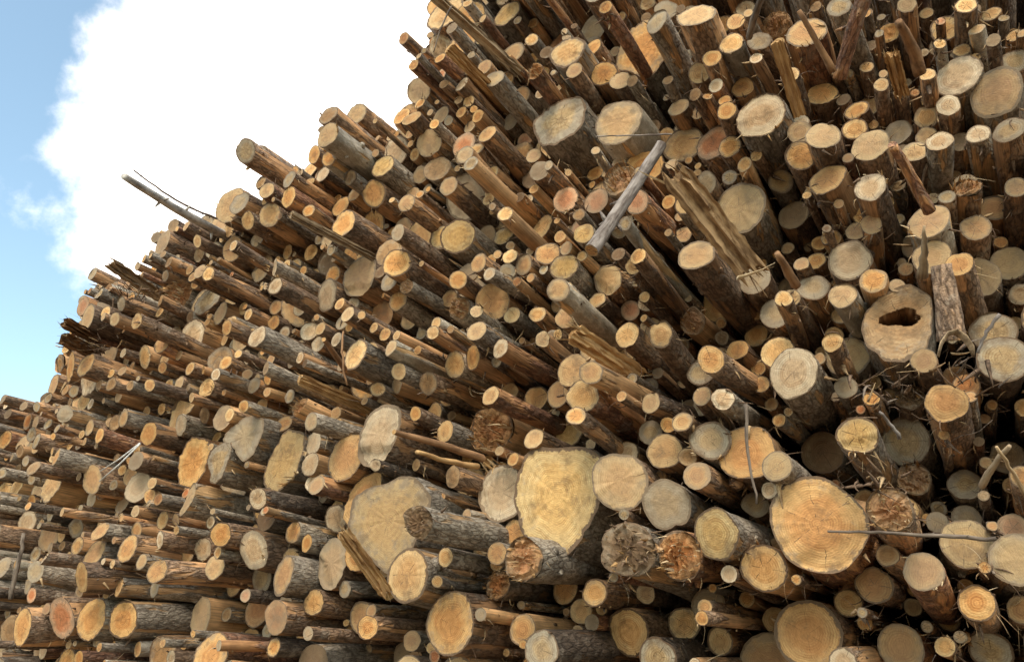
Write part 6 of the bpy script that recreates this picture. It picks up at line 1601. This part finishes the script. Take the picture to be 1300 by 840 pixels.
def slab(name, label, a, ya, b, yb, w, th_, mat, bark, jag=1.0):
    """split piece of log: flat torn wood in front, bark behind, splintered ends; w and th_ in pixels"""
    A, B = at(a[0], a[1], ya), at(b[0], b[1], yb)
    W, T = px_size(a[0], a[1], ya, w), px_size(a[0], a[1], ya, th_)
    d = (B - A).normalized()
    v = (EYE - A).normalized()
    s = d.cross(v).normalized()
    f_ = s.cross(d).normalized()
    L = (B - A).length
    nf, nb_, seg = 11, 7, 18
    n = nf + nb_
    V, Fq, mi = [], [], []
    col_h = [random.gauss(0, .30) for _ in range(nf)]
    for i in range(seg + 1):
        t_ = i / seg
        g = 1 + .05 * random.gauss(0, 1)
        for k in range(nf):
            if random.random() < .13:
                col_h[k] = random.gauss(0, .30)
            u = -1 + 2 * k / (nf - 1)
            hh = (col_h[k] + random.gauss(0, .05)) * (1 - abs(u) ** 4) * min(1.0, .35 + jag)
            e = random.uniform(-1.0, .9) * W * jag if i in (0, seg) else 0
            V.append(tuple(d * (L * t_ + e) + s * (u * W * g) + f_ * (hh * T)))
        for k in range(nb_):
            q = (k + 1) / (nb_ + 1) * math.pi
            e = random.uniform(-.5, .5) * W * jag if i in (0, seg) else 0
            V.append(tuple(d * (L * t_ + e) + s * (math.cos(q) * W * g) - f_ * (math.sin(q) * T * g)))
    for i in range(seg):
        for k in range(n):
            j = (k + 1) % n
            Fq.append((i * n + k, (i + 1) * n + k, (i + 1) * n + j, i * n + j))
            mi.append(0 if k < nf - 1 else 1)
    Fq.append(tuple(range(n)))
    Fq.append(tuple(range(seg * n, (seg + 1) * n))[::-1])
    mi += [0, 0]
    # two meshes: torn wood, bark back
    rot = Matrix((s, d, f_)).transposed()
    lp = np.array([(Vector(p) @ rot)[:] for p in V])
    o = link(name, mesh(name, V, [q for q, m_ in zip(Fq, mi) if m_ == 0], mat, random.random(), lp, None, None, False))
    o.location = A
    tag(o, label, 'split wood', 'split slabs lying on the pile')
    link('bark', mesh('bark', V, [q for q, m_ in zip(Fq, mi) if m_ == 1], bark, random.random(), lp), o)
    bag = Bag()
    for _ in range(int(16 * jag)):
        u = random.uniform(-.9, .9)
        end = random.random() < .7
        p = s * u * W + (d * 0 if end else d * L)
        blade(bag, p, (-d if end else d) + s * random.gauss(0, .25) + f_ * random.gauss(0, .25), W * random.uniform(.5, 2.2), W * random.uniform(.08, .3),
              random.gauss(0, .3), random.random(), random.choice((0, 1)), 3)
    if jag > 0.2:
        bag.build('splinter_cluster', [mat, M_PALE], o, False)['kind'] = 'stuff'
    return o


# the pale pole that sticks far out of the ridge into the sky, and the twig above it
stick('projecting_pole', 'pale bark pole sticking far out of the ridge into the white sky', 'pole', (158, 224), 2.95, (330, 318), 5.0, 4.6, 6.4, M_POLE, 10, 14, 1, .6, None, None, .08, 7)
stick('bare_twig', 'thin bare twig running just above the projecting pole against the sky', 'twig', (170, 216), 3.0, (290, 282), 4.3, .8, 1.8, M_TWIG, 6, 14, 1, 2.0, None, None, .1, 9)
slab('split_timber', 'long narrow split slab lying left of the crack-topped tan log', (371, 273), 3.25, (480, 330), 4.1, 6, 5, M_SPLITGREY, BARK['g'], .35)
slab('split_timber', 'long split slab crossing the big disc at the top skyline', (548, -8), 3.1, (660, 92), 3.9, 7.5, 6, M_SPLITGREY, BARK['p'], .3)
slab('split_timber', 'short square-ended pale slab below the big skyline disc', (571, 62), 3.25, (628, 118), 3.8, 8, 6, M_SPLIT, BARK['p'], .15)
slab('split_timber', 'wide broken slab with splintered top in front of the big bright yellow log', (858, 222), 3.15, (955, 346), 3.65, 19, 14, M_TORN, BARK['g'], .9)
slab('split_timber', 'ragged split slab leaning below left of the giant lobed log', (437, 677), 3.0, (490, 752), 3.35, 9, 6, M_SPLIT, BARK['g'], .8)
slab('split_timber', 'dark bark slab jutting into blue sky at the far left skyline', (84, 410), 3.35, (132, 436), 4.0, 8, 5, M_ROT, BARK['d'], 1.0)
slab('split_timber', 'dark broken slab below the jutting bark slab at the left skyline', (82, 430), 3.4, (128, 452), 4.1, 9, 6, M_ROT, BARK['d'], 1.0)
slab('split_timber', 'splintered grey slab on the skyline left of the thick brown log', (143, 336), 3.4, (205, 378), 4.1, 8, 5, M_SPLITGREY, BARK['d'], 1.5)
slab('split_timber', 'orange split slab under the large flat tan end, left middle', (382, 482), 3.5, (470, 520), 4.2, 8, 6, M_SPLIT, BARK['p'], .3)
slab('split_timber', 'peeled orange slab lying between long logs right of centre', (732, 425), 3.4, (812, 478), 3.9, 14, 9, M_SPLIT, BARK['p'], .6)
slab('split_timber', 'narrow post-like split slab standing at the upper right', (986, 54), 3.3, (1016, 148), 3.7, 8, 6, M_SPLIT, BARK['p'], .2)
slab('split_timber', 'brown torn slab pair standing behind thin logs at the upper right', (1132, 70), 3.4, (1146, 122), 3.7, 9, 6, M_SPLIT, BARK['r'], .8)
stick('split_timber', 'rounded bark slab leaning on the right side of the hollow log', 'split wood', (1194, 336), 3.0, (1208, 432), 3.1, 12, 17, BARK['b'], 24, 14, .62, .1, None, None, .03)
stick('leaning_branch', 'pale grey branch with cut orange tip leaning across the upper middle', 'branch', (751, 318), 3.12, (840, 183), 3.42, 9.5, 7, M_BIRCH, 14, 12, 1, .5, 'o', None, .04, 4)
stick('broken_stick', 'peeled reddish stick slanting over a wide orange log end, upper right', 'stick', (1014, 14), 3.1, (1058, 92), 3.35, 3, 5, M_TWIGRED, 8, 8, .8, .3, None, 'sticks on the pile', .08)
stick('leaning_branch', 'thick brown branch leaning downwards at the top right', 'branch', (1100, -12), 3.1, (1066, 98), 3.45, 10, 8.5, BARK['r'], 14, 10, 1, .3, None, None, .04, 2)
stick('broken_stick', 'grey stick at the top edge left of the wide orange log end', 'stick', (968, -6), 3.2, (951, 48), 3.5, 4, 4.5, M_TWIG, 8, 7, 1, .3, None, 'sticks on the pile')
stick('broken_stick', 'brown broken stick leaning among thin logs at the upper right', 'stick', (1141, 28), 3.15, (1168, 92), 3.5, 5, 8.5, M_TWIGRED, 9, 8, 1, .3, None, 'sticks on the pile', .07)
stick('broken_stick', 'long brown stick leaning between logs above the bright tan log', 'stick', (1133, 184), 3.0, (1180, 268), 3.4, 6, 8, BARK['r'], 10, 8, 1, .3, None, 'sticks on the pile', .05)
stick('pointed_stake', 'pointed stake standing in front of the bright tan log', 'stake', (1174, 286), 2.75, (1171, 352), 2.95, 1.5, 7, M_SPLITGREY, 8, 8, .6, .3, None, None, .08)
stick('long_twig', 'long thin twig stretching right from the biggest orange log', 'twig', (1052, 674), 2.6, (1264, 684), 2.75, 1.6, 2.8, M_TWIG, 7, 16, 1, 1.6, None, None, .1, 5)
stick('long_twig', 'thin purple-grey twig hanging over the large amber log', 'twig', (948, 512), 2.8, (962, 640), 2.85, 2.4, 1.4, M_TWIG, 7, 12, 1, 1.2, None, None, .1, 4)
stick('broken_stick', 'upper of two peeled sticks jutting right of the white-rinded big log', 'stick', (500, 548), 2.95, (612, 582), 3.6, 4, 5.5, M_TWIGRED, 9, 8, .9, .4, 'y', 'sticks on the pile', .06)
stick('broken_stick', 'lower of two peeled sticks right of the white-rinded big log', 'stick', (530, 573), 3.0, (606, 592), 3.5, 4, 5.5, M_SPLIT, 9, 8, .7, .4, None, 'sticks on the pile', .08)
stick('upright_stick', 'thin grey stick standing upright at the bottom left corner', 'stick', (31, 676), 3.3, (13, 760), 3.35, 2.2, 3.2, M_TWIG, 8, 8, 1, .6, None, None, .05)
stick('hanging_twig', 'brown bark twig dangling over log ends left of the smooth grey pole', 'twig', (436, 421), 3.2, (441, 488), 3.25, 2, 1.6, M_TWIGRED, 6, 10, .7, 3.0, None, None, .1)
stick('hanging_twig', 'thin twig hanging down across the big disc at the skyline', 'twig', (573, 8), 3.0, (551, 66), 3.05, 1.2, .8, M_TWIG, 6, 8, 1, 1.5)
stick('pale_rod', 'thin pale rod lying across the big smooth tan log', 'twig', (757, 173), 3.1, (853, 170), 3.2, .8, 1.1, M_BIRCH, 6, 10, 1, 2.5, None, None, .15)
stick('crossed_stick', 'pale stick of a crossed pair at the lower right edge', 'stick', (1266, 566), 2.7, (1304, 632), 2.9, 2, 3, M_STRIP, 7, 7, 1, .5)
stick('crossed_stick', 'thicker mossy stick behind the crossed pale one at the right edge', 'stick', (1281, 566), 2.9, (1246, 616), 3.1, 3, 5, M_SPLITGREY, 8, 7, 1, .4, None, None, .1)
stick('white_splinter', 'long white wood splinter in front of the wide broken slab', 'splinter', (936, 353), 2.95, (984, 333), 3.05, 5, .6, M_PALE, 6, 6, .3, .2, None, None, .05)
stick('pale_twig', 'curved pale twig hanging on the flat grey log end', 'twig', (1118, 523), 2.75, (1142, 556), 2.85, 1.6, 2.6, M_BIRCH, 7, 8, 1, 1.5, None, None, .06)
stick('birch_twig', 'speckled pale twig hanging above the white-knotted dark log', 'twig', (1268, 398), 2.75, (1240, 448), 2.8, 2.4, 1.8, M_BIRCH, 7, 9, 1, 1.6, None, None, .12)
stick('thin_stick', 'thin stick with yellow tip pointing left above the white-rinded big log', 'stick', (411, 431), 3.2, (437, 468), 3.6, 3, 4, M_TWIGRED, 8, 6, 1, .3, 'y')
stick('thin_stick', 'short thin stick with torn top left of the broad chalky log', 'stick', (986, 322), 2.95, (1010, 362), 3.2, 4, 6.5, M_TWIGRED, 9, 6, 1, .3, None, None, .08)
# white strips on the tan log, lower left: one strip folded over, two hanging ends
sb = Bag()
for a, b in (((127, 598), (178, 562)), ((126, 611), (178, 563))):
    A, B = at(a[0], a[1], 3.15), at(b[0], b[1], 3.2)
    O_ = at(178, 562, 3.2)
    V, Fq = tube([(A - O_), (A + B) * .5 - O_ + Vector((0, 0, -.012)), B - O_], [.004, .006, .005], 6, .35)
    sb.add(V, Fq, .3)
strip = sb.build('white_strip', [M_WHITE])
strip.location = at(178, 562, 3.2)
tag(strip, 'white folded strip hanging across the tan log end, lower left', 'strip')
# bark strip arching beside the hollow log
pts = [(1191, 452), (1195, 436), (1203, 424), (1213, 421), (1224, 428), (1233, 440), (1236, 452)]
O_ = at(1191, 452, 2.8)
V, Fq = tube([at(a, b, 2.8 + .012 * i) - O_ for i, (a, b) in enumerate(pts)], [.009, .013, .017, .018, .015, .011, .005], 8, .25)
arch = link('bark_strip', mesh('bark_strip', V, Fq, M_SPLITGREY, .4))
arch.location = O_
tag(arch, 'peeled bark strip bent into an arch right below the hollow log', 'bark strip')

# ---------------------------------------------------------------- bark shreds, needles and chips caught between the logs
SHRED = Bag()
pool = [r[:4] for r in LOGS] + [f_ for f_ in FILL]
for _ in range(15000):
    x, y, z, R = random.choice(pool)
    if random.random() > (0.35 + 0.65 * min(1, max(0, (x + 3.5) / 4))):
        continue
    a = random.uniform(0, 6.28)
    dy = random.uniform(0.0, .35) ** 1.5
    p = (x + math.cos(a) * R * 1.0, y + dy, z + math.sin(a) * R * 1.0)
    d = (math.cos(a) * .6 + random.gauss(0, .6), random.gauss(-.5, .6), math.sin(a) * .4 + random.gauss(0, .6) - .35)
    if random.random() < .6:
        blade(SHRED, p, d, random.uniform(.03, .13), random.uniform(.0015, .004), random.gauss(0, 1.3), random.random(), random.choice((0, 0, 1, 1, 2, 3)), 4)
    else:
        blade(SHRED, p, d, random.uniform(.03, .10), random.uniform(.006, .02), random.gauss(0, 1.4), random.random(), random.choice((0, 1, 1)), 3)
for _ in range(9000):          # loose scales of bark still hanging on the logs
    x, y, z, R = random.choice(pool)
    a = random.uniform(0, 6.28)
    dy = random.uniform(0.0, .7) ** 1.3
    p = (x + math.cos(a) * R * 1.03, y + dy, z + math.sin(a) * R * 1.03)
    d = (math.cos(a) * .25 + random.gauss(0, .15), random.choice((-1, 1)), math.sin(a) * .25 + random.gauss(0, .15))
    blade(SHRED, p, d, random.uniform(.012, .05), random.uniform(.008, .022), random.gauss(.3, .5), random.random(), random.choice((0, 1, 1, 1, 2)), 2,
          (-math.sin(a), 0, math.cos(a)))
for (cx, cy, sx, sy, Y_, cnt) in ((165, 372, 36, 10, 3.75, 110), (112, 440, 20, 10, 3.75, 90), (1120, 500, 30, 22, 3.3, 26), (1230, 470, 30, 30, 3.3, 24),
                                   (1110, 620, 40, 30, 3.25, 26)):
    for _ in range(cnt):
        p = at(cx + random.gauss(0, sx * .6), cy + random.gauss(0, sy * .6), Y_ + random.uniform(-.1, .3))
        d = Vector((random.gauss(0, .5), -.9 + random.gauss(0, .5), random.gauss(.1, .4)))
        blade(SHRED, p, d, random.uniform(.04, .13), random.uniform(.003, .02), random.gauss(0, .8), random.random(), random.choice((0, 1, 1, 1, 2)), 4)
for _ in range(420):
    x, y, z, R = random.choice(pool)
    if x < -.6 or z > 3.6 or random.random() > .75:
        continue
    p = Vector((x + random.gauss(0, R), y + random.uniform(-.03, .15), z + random.gauss(0, R)))
    d = Vector((random.gauss(0, 1), random.gauss(-.1, .4), random.gauss(-.2, .8))).normalized()
    ln, r_ = random.uniform(.06, .26), random.uniform(.0010, .0026)
    pts_, q_ = [], p.copy()
    for k in range(7):
        pts_.append(q_.copy())
        d = (d + Vector((random.gauss(0, .3), random.gauss(0, .2), random.gauss(-.08, .3)))).normalized()
        q_ = q_ + d * ln / 6
    V, Fq = tube(pts_, [r_ * (1 - .1 * k) for k in range(7)], 4)
    SHRED.add(V, Fq, random.random(), random.choice((0, 1, 2, 2)))
sh = SHRED.build('bark_shreds', [M_STRIP, M_STRIPD, M_TWIG, M_PALE], None, True)
tag(sh, 'torn bark shreds and fine twigs caught between the log ends', 'debris', None, 'stuff')
